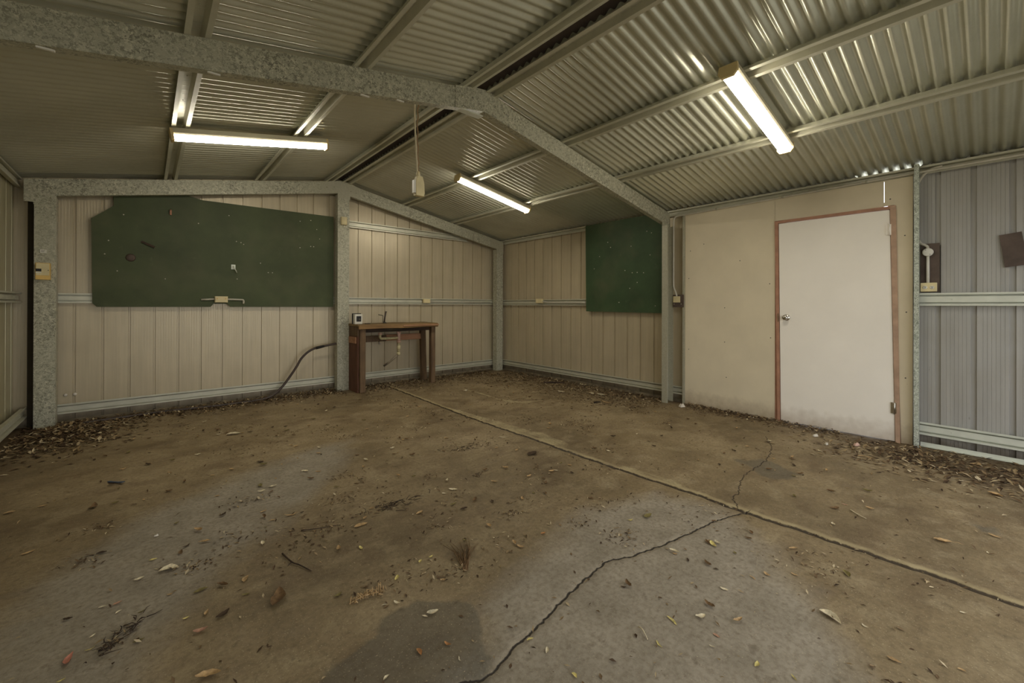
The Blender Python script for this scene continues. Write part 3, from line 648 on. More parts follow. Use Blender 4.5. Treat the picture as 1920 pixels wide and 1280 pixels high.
tag(link('conduit', MB().tube([(4.82, -.008, 1.312), (6.15, -.008, 1.306)], .008, 8), 'conduit', origin=(5.4, -.008, 1.31)), 'thin conduit along the back wall girt right of the cream outlet box', 'conduit')

# switch by the partition and the conduit run along the eave
br = thing('switch_box', 'cream switch on a dark brown block between the narrow post and the cream partition', 'switch', (6.345, -3.70, 1.23))
link('backing_board', MB().box(6.335, 6.352, -3.785, -3.640, 1.235, 1.395), 'brownboard', br, label='dark brown backing block')
link('switch_plate', MB().box(6.322, 6.335, -3.740, -3.648, 1.295, 1.375), 'cream', br, bevel=.003)
for y in (-3.655, -3.752): link('screw', MB().lathe((6.335, y, 1.275), -X, [(.006, 0), (.003, .004)], 8), 'chip', br, origin=(6.335, y, 1.275))
pth = smooth_path([(6.335, -3.694, 1.376), (6.335, -3.672, 1.44), (6.335, -3.650, 1.50), (6.335, -3.646, 1.60)], 4)+[Vector((6.335, -3.646, 2.30))]+smooth_path([(6.335, -3.646, 2.34), (6.338, -3.660, 2.40), (6.342, -3.70, 2.418), (6.345, -3.80, 2.420)], 4)+[Vector((6.345, -6.02, 2.450)), Vector((6.345, YF+.02, 2.452))]
cr = link('conduit', MB().tube(pth, .0105, 10), 'conduit', origin=(6.34, -3.65, 2.3)); tag(cr, 'long grey conduit from the switch up the wall and along the eave over the door', 'conduit')
for y in (-4.2, -4.9, -5.6): link('saddle', MB().lathe((6.345, y, 2.421+(-3.8-y)*.0135), Y, [(.0135, 0), (.0135, .018)], 10), 'galv_fine', cr, origin=(6.345, y, 2.43))
pw = thing('power_outlet', 'cream double power outlet on a brown board beside the bright stud', 'power outlet', (6.40, -6.01, 1.376))
link('backing_board', MB().box(6.398, 6.414, -6.080, -5.962, 1.378, 1.812), 'brownboard', pw, label='upright dark brown board')
link('outlet_box', MB().box(6.362, 6.397, -6.066, -5.962, 1.384, 1.462), 'cream', pw, bevel=.003)
for yy in (-5.992, -6.036):
    link('socket_face', MB().lathe((6.362, yy, 1.420), -X, [(.015, 0), (.015, .003), (.011, .004)], 16), 'white', pw, origin=(6.362, yy, 1.42))
    link('socket_slot', MB().bar((6.3575, yy-.006, 1.428), (6.3575, yy-.002, 1.421), .0012, .003).bar((6.3575, yy+.006, 1.428), (6.3575, yy+.002, 1.421), .0012, .003).box(6.357, 6.3585, yy-.0015, yy+.0015, 1.410, 1.418), 'black', pw, origin=(6.358, yy, 1.42))
link('junction_box', MB().lathe((6.397, -6.008, 1.734), -X, [(.036, 0), (.036, .026), (.030, .030), (.004, .031)], 24), 'white', pw, label='round white junction box')
for dz in (-.020, .020): link('screw', MB().lathe((6.3655, -6.008+dz*.7, 1.734+dz), -X, [(.003, 0), (.002, .001)], 8), 'black', pw, origin=(6.366, -6.008, 1.734+dz))
link('conduit_drop', MB().tube([(6.385, -6.008, 1.70), (6.385, -6.008, 1.46)], .011, 10), 'white', pw)
link('conduit_rise', MB().tube(smooth_path([(6.385, -6.008, 1.765), (6.385, -6.000, 1.79), (6.385, -5.965, 1.815), (6.385, -5.945, 1.85)], 4)+[Vector((6.385, -5.940, 2.30))]+smooth_path([(6.375, -5.945, 2.36), (6.365, -5.985, 2.43), (6.355, -6.04, 2.462), (6.352, -6.10, 2.470)], 5), .011, 10), 'conduit', pw, label='conduit curving up behind the stud to the eave')
bt = link('brown_board', MB().prism([(-6.422, 1.835), (-6.451, 1.571), (-6.575, 1.588), (-6.538, 1.852)], (6.398, 0, 0), Y, Z, X*.014), 'brownboard', origin=(6.40, -6.49, 1.58)); tag(bt, 'tilted brown board fixed to the grey wall at the right edge of the picture', 'board')
for x in (.505, .575): tag(link('bolt', MB().lathe((x, .045, .292), -Y, [(.016, 0), (.016, .006), (.012, .012), (.004, .014)], 12), 'chip', origin=(x, .045, .292)), 'shiny bolt head low on the back wall by the left corner post, the '+('left' if x < .54 else 'right')+' one', 'bolt', 'pair of bolt heads')

# ================================================================ BENCH
bn = thing('work_bench', 'rough wooden bench with a sink and drain pipes against the back wall', 'bench', (4.03, -.28, 0))
def plank(y0, y1, z0, z1, wav, seed):
    r = random.Random(seed); n = 12; vs = []; fs = []
    for i in range(n+1):
        x = 3.392+(4.672-3.392)*i/n; a = y0+wav*r.uniform(-1, 1) if y0 < -.4 else y0; sag = .006*math.sin(i*.9+seed)
        for yy, zz in ((a, z0+sag*.5), (y1, z0+sag*.5), (y1, z1+sag*.5), (a, z1+sag*.5)): vs.append((x, yy, zz))
    for i in range(n):
        for k in range(4): fs.append((i*4+k, (i+1)*4+k, (i+1)*4+(k+1) % 4, i*4+(k+1) % 4))
    fs += [(0, 1, 2, 3), (n*4+3, n*4+2, n*4+1, n*4)]
    return MB().add(vs, fs)
for i, (a, b) in enumerate(((-.515, -.365), (-.360, -.215), (-.210, -.055))): link('top_plank', plank(a, b, .942, .972, .006, i), 'wood_top', bn, bevel=.003)
link('front_rail', plank(-.548, -.517, .908, .966, .005, 5), 'wood_front', bn, bevel=.006, label='orange-brown front edge rail')
link('dark_apron', MB().box(3.43, 4.59, -.40, -.38, .85, .940), 'wood_dark', bn, label='dark board behind the front edge')
link('edge_strip', MB().box(4.06, 4.675, -.566, -.5535, .932, .950), 'wood_pink', bn, bevel=.002, label='lighter strip nailed along the right front edge')
link('leg', MB().prism([(3.425, -.505), (3.508, -.505), (3.508, -.425), (3.425, -.425)], (0, 0, 0), X, Y, Z*.904), 'wood_leg', bn, bevel=.006, label='thick front left leg')
link('leg', MB().prism([(4.592, -.470), (4.668, -.470), (4.668, -.390), (4.592, -.390)], (0, 0, 0), X, Y, Z*.940), 'wood_leg', bn, bevel=.006, label='front right leg')
link('leg', MB().bar((4.65, -.12, 0), (4.62, -.12, .940), .085, .07, (0, 1, 0)), 'wood_leg', bn, label='back right leg, leaning slightly')
link('leg', MB().box(3.402, 3.424, -.47, -.13, 0, .80), 'wood_red', bn, bevel=.003, label='broad red-stained board serving as back left leg')
link('side_cleat', MB().box(3.385, 3.4015, -.43, -.17, .70, .79), 'wood_pink', bn, label='pink painted end of a rail')
link('side_apron', MB().box(3.402, 3.424, -.47, -.07, .802, .940), 'wood_leg', bn)
link('back_rail', MB().box(3.43, 3.98, -.135, -.10, .685, .778), 'wood_leg', bn, bevel=.003)
link('back_rail', MB().box(3.982, 4.60, -.135, -.10, .690, .785), 'wood_pink', bn, bevel=.003, label='orange-pink right half of the back rail')
sk = MB(); rings = [(.93, 1.0), (.90, .96), (.865, .80), (.845, .45)]
def rr4(cx, cy, hx, hy, z, n=24):
    out = []
    for k in range(n):
        t = 2*PI*k/n; c, s = math.cos(t), math.sin(t); p = .45
        out.append((cx+hx*math.copysign(abs(c)**p, c), cy+hy*math.copysign(abs(s)**p, s), z))
    return out
vs = []; [vs.extend(rr4(3.98, -.28, .20*f_, .15*f_, z)) for z, f_ in rings]
fs = [(i*24+k, i*24+(k+1) % 24, (i+1)*24+(k+1) % 24, (i+1)*24+k) for i in range(3) for k in range(24)]+[tuple(72+k for k in range(24))]
link('sink_bowl', MB().add(vs, fs, True), 'steel_dull', bn, label='dull steel sink bowl under the planks')
dp = MB().tube([(3.807, -.30, .86), (3.807, -.30, .765)], .020, 14).tube(smooth_path([(3.807, -.30, .79), (3.812, -.30, .755), (3.835, -.30, .742), (3.87, -.30, .742)], 4)+[Vector((4.10, -.30, .742))], .0185, 14)
drain = link('drain_pipe', dp, 'pvc', bn, label='cream plastic drain pipe')
link('pipe_collar', MB().lathe((3.807, -.30, .800), Z, [(.029, 0), (.031, .008), (.031, .026), (.027, .034)], 18), 'chip_pink', drain, origin=(3.807, -.30, .80))
link('tee_fitting', MB().tube([(4.112, -.30, .85), (4.112, -.30, .69)], .025, 14).lathe((4.112, -.30, .812), Z, [(.031, 0), (.033, .01), (.033, .03)], 18).lathe((4.112, -.30, .665), Z, [(.026, 0), (.031, .008), (.031, .034), (.026, .04)], 18), 'chip_pink', drain, origin=(4.112, -.30, .74))
link('trap_pipe', MB().tube([(4.112, -.30, .665), (4.112, -.30, .50)], .019, 14).lathe((4.112, -.30, .56), Z, [(.024, 0), (.028, .01), (.028, .06), (.024, .07)], 18).lathe((4.108, -.30, .475), Z, [(.020, 0), (.027, .01), (.027, .035), (.022, .045)], 18).lathe((4.105, -.315, .492), -Y, [(.016, 0), (.020, .01), (.012, .016)], 14), 'pvc', drain, origin=(4.11, -.3, .58))
link('waste_pipe', MB().tube([(4.095, -.295, .475), (3.99, -.20, .35), (3.955, -.12, .30)], .017, 12), 'greypipe', drain, label='grey waste pipe slanting down to the wall')
link('stop_valve', MB().tube([(3.867, -.10, .70), (3.867, -.14, .655)], .009, 8).lathe((3.867, -.14, .652), -Y, [(.014, 0), (.014, .02), (.008, .024)], 12), 'chrome', bn)
tp = thing('tap', 'dull metal tap with a thin spout standing on the bench', 'tap', (3.925, -.2, .974))
link('base', MB().lathe((3.925, -.20, .974), Z, [(.030, 0), (.028, .008), (.012, .014), (.010, .02)], 16), 'steel_dull', tp)
link('body', MB().tube([(3.918, -.2, .985), (3.928, -.2, 1.06), (3.944, -.2, 1.148)], [.011, .012, .014], 10), 'poly', tp)
link('lever_top', MB().lathe((3.944, -.2, 1.140), Vector((.1, 0, 1)), [(.016, 0), (.017, .012), (.008, .018)], 10), 'chrome', tp)
link('spout', MB().tube(smooth_path([(3.897, -.2, .985), (3.897, -.2, 1.07), (3.895, -.2, 1.09), (3.86, -.2, 1.097), (3.826, -.2, 1.104)], 3), .006, 8), 'steel_dull', tp)
tb = thing('timer_box', 'small white framed box with a dark window on the left end of the bench', 'box', (3.45, -.34, .974))
link('case', MB().box(3.395, 3.505, -.385, -.315, .976, 1.118), 'white', tb, bevel=.004)
link('shell', MB().box(3.388, 3.512, -.314, -.285, .976, 1.130), 'black', tb, bevel=.003, label='black back shell')
link('window', MB().box(3.418, 3.484, -.3895, -.3855, 1.012, 1.090), 'black', tb, label='dark window')
link('dial', MB().lathe((3.458, -.390, 1.040), -Y, [(.016, 0), (.016, .003), (.004, .005)], 14), 'steel_dull', tb)
sb2 = link('offcut', MB().box(3.53, 3.60, -.44, -.40, .974, .986), 'wood_dark', origin=(3.56, -.42, .974)); tag(sb2, 'small dark offcut lying on the bench right of the white box', 'offcut')

# ================================================================ HOSE
hp = smooth_path([(3.225, -.115, .690), (3.02, -.10, .655), (2.93, -.10, .635), (2.84, -.095, .585), (2.76, -.09, .50), (2.705, -.09, .40), (2.62, -.09, .27), (2.53, -.095, .15), (2.42, -.11, .055), (2.25, -.13, .016), (1.8, -.16, .015), (1.3, -.12, .018), (.9, -.14, .016), (.62, -.19, .018), (.49, -.20, .03)], 8)
hs = link('hose', MB().tube(hp, .0155, 10), 'poly', origin=(2.7, -.09, .4)); tag(hs, 'black poly water hose curving down from the centre post along the wall foot', 'hose')
link('hose_coupling', MB().tube([(3.06, -.102, .662), (2.95, -.10, .640)], [.018, .020], 12), 'black', hs)
link('hose_tail', MB().tube([(3.228, -.115, .692), (3.06, -.102, .662)], .008, 8), 'ropebrown', hs)

# ================================================================ LEAVES
def leaf_mesh(name, col, L, Wd, curl, fold, seed, stem=0):
    r = random.Random(seed); n = 9; vs = []; fs = []
    for i in range(n+1):
        t = i/n; w = Wd/2*(math.sin(PI*min(1, t*.96+.03))**.75)*(1-.25*t)*r.uniform(.88, 1.08); x = (t-.5)*L
        zc = curl*L*(2*t-1)**2+.0015; bend = .10*L*math.sin(t*PI)*r.uniform(.7, 1.2)*(1 if seed % 2 else -1)
        for j in range(5):
            k = (j-2)/2; vs.append((x, bend+k*w, zc+fold*abs(k)**1.5*w+r.uniform(0, .0012)))
    for i in range(n):
        for j in range(4): fs.append((i*5+j, (i+1)*5+j, (i+1)*5+j+1, i*5+j+1))
    mb = MB().add(vs, fs, True)
    if stem: mb.tube([(L/2*.96, vs[-3][1], vs[-3][2]), (L/2+stem*.5, vs[-3][1]+.004, .008), (L/2+stem, vs[-3][1]-.004, .004)], .0009, 5)
    me = bpy.data.meshes.new(name); me.from_pydata(mb.v, [], mb.f); me.update(); me.polygons.foreach_set('use_smooth', mb.sm); me.materials.append(M['leaf_'+col]); return me
LEAVES = [
((0.647, -2.536), (0.691, -2.538), 'tan', 'tan curled leaf lying alone on the brown floor at far left'),
((0.888, -2.785), (0.909, -2.698), 'brown', 'brown folded leaf standing on edge left of the grey floor streak'),
((1.195, -3.825), (1.27, -3.849), 'pale', 'large pale boat-shaped leaf in the middle of the grey floor streak'),
((1.767, -3.636), (1.84, -3.646), 'tan', 'tan pointed leaf right of the long thin twig on the left floor'),
((1.723, -1.583), (1.837, -1.612), 'pale', 'flat pale leaf on the floor in front of the green board wall'),
((1.286, -4.388), (1.334, -4.396), 'pink', 'pinkish tan leaf with wavy edge on the lower left floor'),
((0.944, -4.28), (0.956, -4.222), 'red', 'reddish pink petal near the lower left corner of the floor'),
((0.986, -4.236), (1.012, -4.234), 'yellow', 'slim yellow-green leaf beside the dark twig clump at lower left'),
((1.115, -4.302), (1.149, -4.303), 'olive', 'olive green leaf right of the dark twig clump'),
((1.264, -4.274), (1.279, -4.272), 'yellow', 'tiny yellow leaf above the pinkish tan leaf'),
((0.684, -3.217), (0.729, -3.196), 'tan', 'long tan leaf near the left edge of the floor'),
((0.512, -2.527), (0.559, -2.518), 'tan', 'tan leaf at the very left edge of the floor'),
((0.263, -1.137), (0.293, -1.12), 'pale', 'pale leaf below the left wall girt'),
((1.546, -4.439), (1.592, -4.329), 'brown', 'dark brown rolled leaf right of the crumpled brown leaf'),
((1.307, -4.118), (1.359, -4.11), 'olive', 'crumpled olive brown leaf at the edge of the grey floor streak'),
((1.222, -4.053), (1.238, -4.055), 'tan', 'round tan leaf next to the crumpled olive brown leaf'),
((1.275, -4.639), (1.344, -4.67), 'tan', 'broad tan leaf at the bottom edge of the floor'),
((1.162, -3.685), (1.193, -3.685), 'yellow', 'yellowish leaf curled in front of the large pale boat-shaped leaf'),
((1.004, -3.97), (1.031, -3.976), 'pale', 'pale broken leaf in the cluster on the grey floor streak'),
((1.048, -3.985), (1.076, -3.977), 'pink', 'pink-brown leaf in the cluster on the grey floor streak'),
((1.06, -4.058), (1.078, -4.047), 'pale', 'small white-grey leaf lowest in the cluster on the grey streak'),
((0.904, -3.967), (0.933, -3.978), 'dark', 'dark leaf left of the pale leaf cluster'),
((0.963, -3.445), (1.004, -3.452), 'dark', 'dark brown leaf at the left border of the grey floor streak'),
((1.292, -3.653), (1.323, -3.635), 'dark', 'dark leaf in the upper part of the grey floor streak'),
((1.668, -3.498), (1.703, -3.487), 'tan', 'small tan leaf left of the tan pointed leaf'),
((1.754, -4.538), (1.792, -4.528), 'olive', 'olive curled leaf between the fern frond and the rolled brown leaf'),
((1.461, -4.268), (1.491, -4.277), 'olive', 'small olive leaf left of the rolled brown leaf'),
((0.932, -4.355), (0.949, -4.352), 'yellow', 'yellow leaf at the bottom left edge of the picture'),
((2.031, -4.033), (2.106, -4.034), 'tan', 'tan leaf below the brown twig pile'),
((2.366, -4.125), (2.417, -4.109), 'tan', 'ragged tan leaf right of the brown twig pile'),
((2.697, -3.962), (2.736, -4.011), 'pale', 'pale leaf above the dry grass tuft'),
((2.002, -4.606), (2.028, -4.577), 'yellow', 'bright yellow leaf right of the curled fern frond'),
((2.148, -4.562), (2.171, -4.545), 'yellow', 'small yellow leaf left of the dry grass tuft'),
((2.205, -4.553), (2.231, -4.548), 'yellow', 'yellow leaf fragment between the bright yellow leaf and the grass tuft'),
((1.981, -4.237), (1.979, -4.274), 'yellow', 'small yellow leaf standing above the curled fern frond'),
((2.007, -4.881), (2.052, -4.896), 'pale', 'pale grey leaf at the top of the dark wet patch'),
((1.892, -5.012), (1.891, -5.047), 'orange', 'orange leaf in the dark wet patch'),
((1.984, -5.051), (1.997, -5.078), 'orange', 'orange-brown leaf in the dark wet patch by the long crack'),
((2.731, -5.523), (2.713, -5.574), 'yellow', 'slim yellow leaf right of the long crack, the upper of two'),
((2.588, -5.559), (2.573, -5.591), 'yellow', 'slim yellow leaf right of the long crack, the lower of two'),
((2.221, -5.244), (2.247, -5.252), 'yellow', 'small yellow leaf lying on the long crack'),
((3.541, -3.844), (3.655, -3.825), 'dark', 'dark leaf on the brown floor left of the floor joint'),
((2.243, -5.444), (2.24, -5.468), 'yellow', 'yellow leaf at the bottom end of the long crack'),
((1.989, -5.139), (1.984, -5.162), 'pale', 'thin pale leaf in the dark wet patch'),
((1.748, -5.052), (1.772, -5.044), 'pale', 'pale leaf at the lower edge of the dark wet patch'),
((3.264, -4.988), (3.296, -5.001), 'yellow', 'small yellowish leaf in front of the floor joint'),
((3.362, -5.042), (3.43, -5.043), 'olive', 'olive leaf right of the small yellowish leaf by the floor joint'),
((2.777, -4.762), (2.807, -4.768), 'orange', 'small orange leaf above the grey patch of floor'),
((2.58, -4.166), (2.626, -4.162), 'olive', 'olive curled leaf below the pale leaf'),
((3.673, -3.312), (3.728, -3.369), 'pale', 'thin pale leaf left of the floor joint near the middle'),
((4.139, -4.199), (4.139, -4.24), 'pale', 'small white leaf right of the floor joint'),
((3.154, -5.323), (3.169, -5.342), 'tan', 'small tan leaf below the long crack near the joint'),
((2.156, -4.739), (2.177, -4.753), 'tan', 'tan leaf fragment below the dry grass tuft'),
((1.937, -4.73), (1.953, -4.757), 'pale', 'pale small leaf above the dark wet patch'),
((1.888, -4.716), (1.911, -4.728), 'pale', 'pale sliver of leaf between the fern frond and the wet patch'),
((3.407, -5.403), (3.374, -5.446), 'yellow', 'upright yellow leaf in front of the long crack on the right'),
((2.781, -5.683), (2.779, -5.71), 'pink', 'pale pink petal on the lower right floor'),
((3.142, -6.136), (3.143, -6.174), 'tan', 'long tan leaf near the bottom right of the floor'),
((3.234, -5.916), (3.207, -5.993), 'pale', 'large pale leaf on the lower right floor'),
((4.34, -6.177), (4.368, -6.245), 'tan', 'tan leaf with a long stem right of the floor joint'),
((5.412, -6.363), (5.375, -6.431), 'tan', 'large tan leaf in front of the leaf litter at right'),
((2.742, -5.843), (2.774, -5.84), 'yellow', 'small yellow leaf at the bottom right of the long crack'),
((2.798, -5.935), (2.781, -5.957), 'yellow', 'thin yellow leaf at the bottom edge right of the long crack'),
((3.071, -5.59), (3.078, -5.623), 'pale', 'pale curled leaf on the right floor below the joint'),
((3.26, -5.643), (3.244, -5.675), 'tan', 'thin tan leaf, left one of a pair below the joint'),
((3.335, -5.68), (3.324, -5.711), 'tan', 'tan folded leaf, right one of a pair below the joint'),
((3.632, -5.92), (3.587, -5.952), 'olive', 'olive and white leaf on the right floor below the joint'),
((3.427, -5.764), (3.427, -5.794), 'tan', 'flat tan leaf between the folded leaf and the olive and white leaf'),
((3.656, -6.296), (3.666, -6.314), 'pale', 'small pale leaf at the far lower right'),
((6.058, -6.271), (6.15, -6.316), 'tan', 'tan leaf on top of the leaf litter by the grey right wall'),
((3.261, -6.307), (3.262, -6.322), 'tan', 'small tan leaf near the bottom right corner'),
((3.269, -6.05), (3.265, -6.063), 'pale', 'small pale leaf right of the large pale leaf'),
((4.464, -5.76), (4.466, -5.791), 'pink', 'small pinkish leaf beside the forked twig on the right floor'),
((6.312, -2.101), (6.348, -2.222), 'pale', 'white leaf near the foot of the right wall under the green board'),
((5.947, -2.543), (5.849, -2.754), 'pale', 'white torn leaf in front of the right wall, nearer the joint'),
((5.669, -2.23), (5.69, -2.34), 'pale', 'pale leaf left of the white leaves near the corner'),
((5.919, -2.742), (5.955, -2.858), 'pale', 'long pale leaf right of the white leaves under the green board'),
((5.613, -3.044), (5.639, -3.188), 'tan', 'tan strip-like leaf in front of the green board wall'),
]
def floor_z(x, y):
    dj = x-np.interp(-y, [-p[1] for p in JOINT], [p[0] for p in JOINT])
    return .011*math.exp(-max(dj, 0)/.10)/(1+math.exp(-min(30, dj/.006)))+.0015*math.sin(x*2.1+1)*math.sin(y*1.7) if dj > -.05 else .0015*math.sin(x*2.1+1)*math.sin(y*1.7)
for i, (p, q, col, lab) in enumerate(LEAVES):
    a, b = Vector(p), Vector(q); L = max(.022, min(.13, (b-a).length)); c = (a+b)/2; r = random.Random(i*7+1)
    slim = 'slim' in lab or 'thin' in lab or 'sliver' in lab or 'strip' in lab
    me = leaf_mesh('fallen_leaf', col, L, L*(.24 if slim else r.uniform(.42, .62)), r.uniform(.02, .16), r.uniform(.15, .7), i+1, .04 if 'stem' in lab else 0)
    o = bpy.data.objects.new('fallen_leaf', me); COL.objects.link(o)
    ang = math.atan2(b.y-a.y, b.x-a.x); o.location = (c.x, c.y, floor_z(c.x, c.y)+.0005); o.rotation_euler = (0, 0, ang)
    tag(o, lab, 'leaf')
# small unnoticeable fragments, single ones, per part of the floor
FRAG = [leaf_mesh('leaf_fragment', c, .026, .013, .14, .6, 50+i) for i, c in enumerate(['tan', 'brown', 'olive', 'pale', 'dark', 'brown', 'tan'])]
ZONES = [  # x0,x1,y0,y1,count,phrase
 (.55, 2.3, -2.4, -.6, 44, 'on the floor before the long green board', 'leaf fragments before the green board'),
 (1.0, 2.3, -4.4, -2.5, 46, 'on the left floor around the grey streak', 'leaf fragments around the grey streak'),
 (2.4, 3.75, -4.9, -2.2, 60, 'on the middle floor left of the joint', 'leaf fragments left of the joint'),
 (2.4, 3.8, -2.1, -.7, 26, 'on the floor in front of the bench', 'leaf fragments before the bench'),
 (4.1, 5.7, -4.7, -1.0, 48, 'on the floor between the joint and the right wall', 'leaf fragments right of the joint'),
 (2.1, 3.7, -5.75, -5.3, 20, 'at the lower right before the long crack', 'leaf fragments before the long crack'),
 (4.1, 5.6, -6.4, -4.8, 40, 'on the floor before the white door', 'leaf fragments before the white door')]
SZ = ['tan', 'brown', 'olive', 'pale', 'dark', 'brown', 'tan']
MARKS = [(.48, -.6, 'the left corner post'), (.99, -2.35, 'the blue plastic strip'), (1.70, -4.17, 'the forked dark twig'), (1.89, -3.92, 'the long thin twig'), (2.29, -3.94, 'the brown twig pile'),
 (2.36, -4.65, 'the dry grass tuft'), (1.86, -4.63, 'the curled fern frond'), (1.075, -4.255, 'the dark twig clump'), (3.23, -3.35, 'the small heap of dark twigs'), (2.98, -3.9, 'the tiny brown sprig'),
 (1.2, -3.42, 'the round white pebble'), (3.45, -.5, 'the front left bench leg'), (4.62, -.45, 'the front right bench leg'), (3.31, -.2, 'the centre post'), (4.05, -2.8, 'the pale joint stain'),
 (1.9, -.2, 'the long hose'), (6.1, -1.75, 'the strip of bark'), (5.52, -3.04, 'the short piece of bark'), (6.15, -3.8, 'the crumpled paper'), (6.0, -5.26, 'the leftmost plaster chip'), (4.75, -5.25, 'the dark stain by the door'),
 (4.36, -5.85, 'the pale stick'), (4.43, -6.18, 'the long-stemmed leaf'), (5.65, -5.69, 'the tan stick'), (4.67, -1.33, 'the corner plaster chip'), (4.9, -2.45, 'the curved pale stain'), (2.58, -5.5, 'the small pale twig'),
 (3.1, -5.23, 'the middle of the long crack'), (3.9, -5.4, 'the crack and joint crossing'), (5.0, -5.18, 'the thin crack'), (6.2, -.3, 'the back right corner'), (3.88, -4.4, 'the middle of the joint'), (3.93, -1.2, 'the far end of the joint'), (2.0, -1.9, 'the lamp end of the left floor')]
MARKS = MARKS[:-1]
for x0, x1, y0, y1, n, ph, grp in ZONES:
    for i in range(n):
        k = rng.randint(len(FRAG)); x, y = rng.uniform(x0, x1), rng.uniform(y0, y1)
        o = bpy.data.objects.new('leaf_fragment', FRAG[k]); COL.objects.link(o); sc = rng.uniform(.7, 2.2)
        o.location = (x, y, floor_z(x, y)+.0004); o.rotation_euler = (0, 0, rng.uniform(0, 6.28)); o.scale = (sc, sc*rng.uniform(.7, 1.2), sc*rng.uniform(.6, 1.4))
        mk = min(MARKS, key=lambda m: (m[0]-x)**2+(m[1]-y)**2); dx, dy = x-mk[0], y-mk[1]
        side = dx*rt.x+dy*rt.y; dep = dx*fw.x+dy*fw.y
        rel = ('right of' if side > 0 else 'left of') if abs(side) > abs(dep) else ('behind' if dep > 0 else 'in front of')
        dist = math.hypot(dx, dy); far = 'close ' if dist < .3 else ('' if dist < .65 else 'well ')
        size = 'tiny' if sc < 1.1 else ('small' if sc < 1.7 else 'larger')
        tag(o, '%s %s leaf fragment %s%s %s' % (size, SZ[k], far, rel, mk[2]), 'leaf', '%s leaf fragments %s%s %s' % (SZ[k], far, rel, mk[2]))
# heaps of litter along the walls: nobody could count it
def flakes(n, place, smin, smax, zmax, seed):
    r = np.random.RandomState(seed); V = []; Fc = []
    for i in range(n):
        x, y, h = place(r); s = r.uniform(smin, smax); w = s*r.uniform(.2, .5); a = r.uniform(0, 6.283); c, sn = math.cos(a), math.sin(a)
        tilt = r.uniform(-.5, .5)*min(1, h*40+.25); z = r.uniform(.001, max(.002, h*zmax))+abs(tilt)*s*.5; cu = r.uniform(.0, .3)*w; o = len(V)
        for u, v, dz in ((-s/2, 0, 0), (0, -w/2, cu), (s/2, 0, 0), (0, w/2, cu), (0, 0, 0)):
            V.append((x+u*c-v*sn, y+u*sn+v*c, z+dz+u*tilt))
        Fc += [(o, o+1, o+4), (o+1, o+2, o+4), (o+2, o+3, o+4), (o+3, o, o+4)]
    return MB().add(V, Fc)
def near_back(x0, x1, spread, h=1):
    def f(r):
        x = r.uniform(x0, x1); d = abs(r.normal(0, spread)); return x, .0-d-.01, math.exp(-d/.12)*h
    return f
def near_right(y0, y1, spread, xw=6.36, h=1):
    def f(r):
        y = r.uniform(y0, y1); d = abs(r.normal(0, spread)); return xw-d, y, math.exp(-d/.12)*h
    return f
def blob(cx, cy, sx, sy, h=.5):
    def f(r):
        while True:
            x, y = r.normal(cx, sx), r.normal(cy, sy)
            if .22 < x < 6.36 and y < .02: return x, y, h*math.exp(-((x-cx)/sx)**2-((y-cy)/sy)**2)
    return f
def litter(name, mb, label): return tag(link(name, mb, 'litter', origin=(mb.v[0][0], mb.v[0][1], 0)), label, 'leaf litter', None, 'stuff')
litter('leaf_litter', flakes(2600, blob(.55, -.45, .22, .38, .9), .025, .07, .05, 1), 'heap of dry brown leaves around the foot of the left corner post')
litter('leaf_litter', flakes(3600, near_back(.9, 3.3, .20), .015, .055, .035, 2), 'dry leaf litter along the foot of the back wall under the long green board')
litter('leaf_litter', flakes(3000, near_back(3.4, 6.0, .34), .015, .050, .02, 3), 'dry leaf litter under and beside the wooden bench')
litter('leaf_litter', flakes(5200, near_right(-3.6, -.45, .50), .012, .050, .02, 4), 'dry leaf litter along the right wall below the square green board')
litter('leaf_litter', flakes(1300, near_right(-5.4, -3.85, .13), .012, .05, .015, 5), 'dry leaf litter in front of the cream partition and the white door')
litter('leaf_litter', flakes(1500, blob(5.92, -6.10, .26, .42, .3), .018, .065, .012, 6), 'dark leaf litter on the floor by the grey wall at the far right')
def clumpy(x0, x1, y0, y1, k, sd, seed):
    q = np.random.RandomState(seed); C = [(q.uniform(x0, x1), q.uniform(y0, y1), q.uniform(.3, 1)) for _ in range(k)]
    def f(r):
        if r.rand() < .3: return r.uniform(x0, x1), r.uniform(y0, y1), .05
        c = C[r.randint(k)]; return min(x1, max(x0, r.normal(c[0], sd*c[2]))), min(y1, max(y0, r.normal(c[1], sd*c[2]*.8))), .1
    return f
litter('leaf_crumbs', flakes(6500, clumpy(.5, 6.2, -6.4, -.3, 70, .16, 3), .006, .030, .003, 7), 'fine leaf crumbs and grit scattered over the whole concrete floor')
litter('leaf_crumbs', flakes(900, clumpy(2.3, 3.8, -4.9, -2.0, 22, .10, 5), .008, .028, .004, 8), 'fine leaf crumbs on the middle of the brown floor')
def joint_crumbs(r):
    y = r.uniform(-6.5, -.4); return float(np.interp(-y, [-p[1] for p in JOINT], [p[0] for p in JOINT]))+r.normal(0, .014), y, .1
litter('joint_crumbs', flakes(550, joint_crumbs, .004, .015, .01, 9), 'grit and leaf crumbs caught in the long straight floor joint')

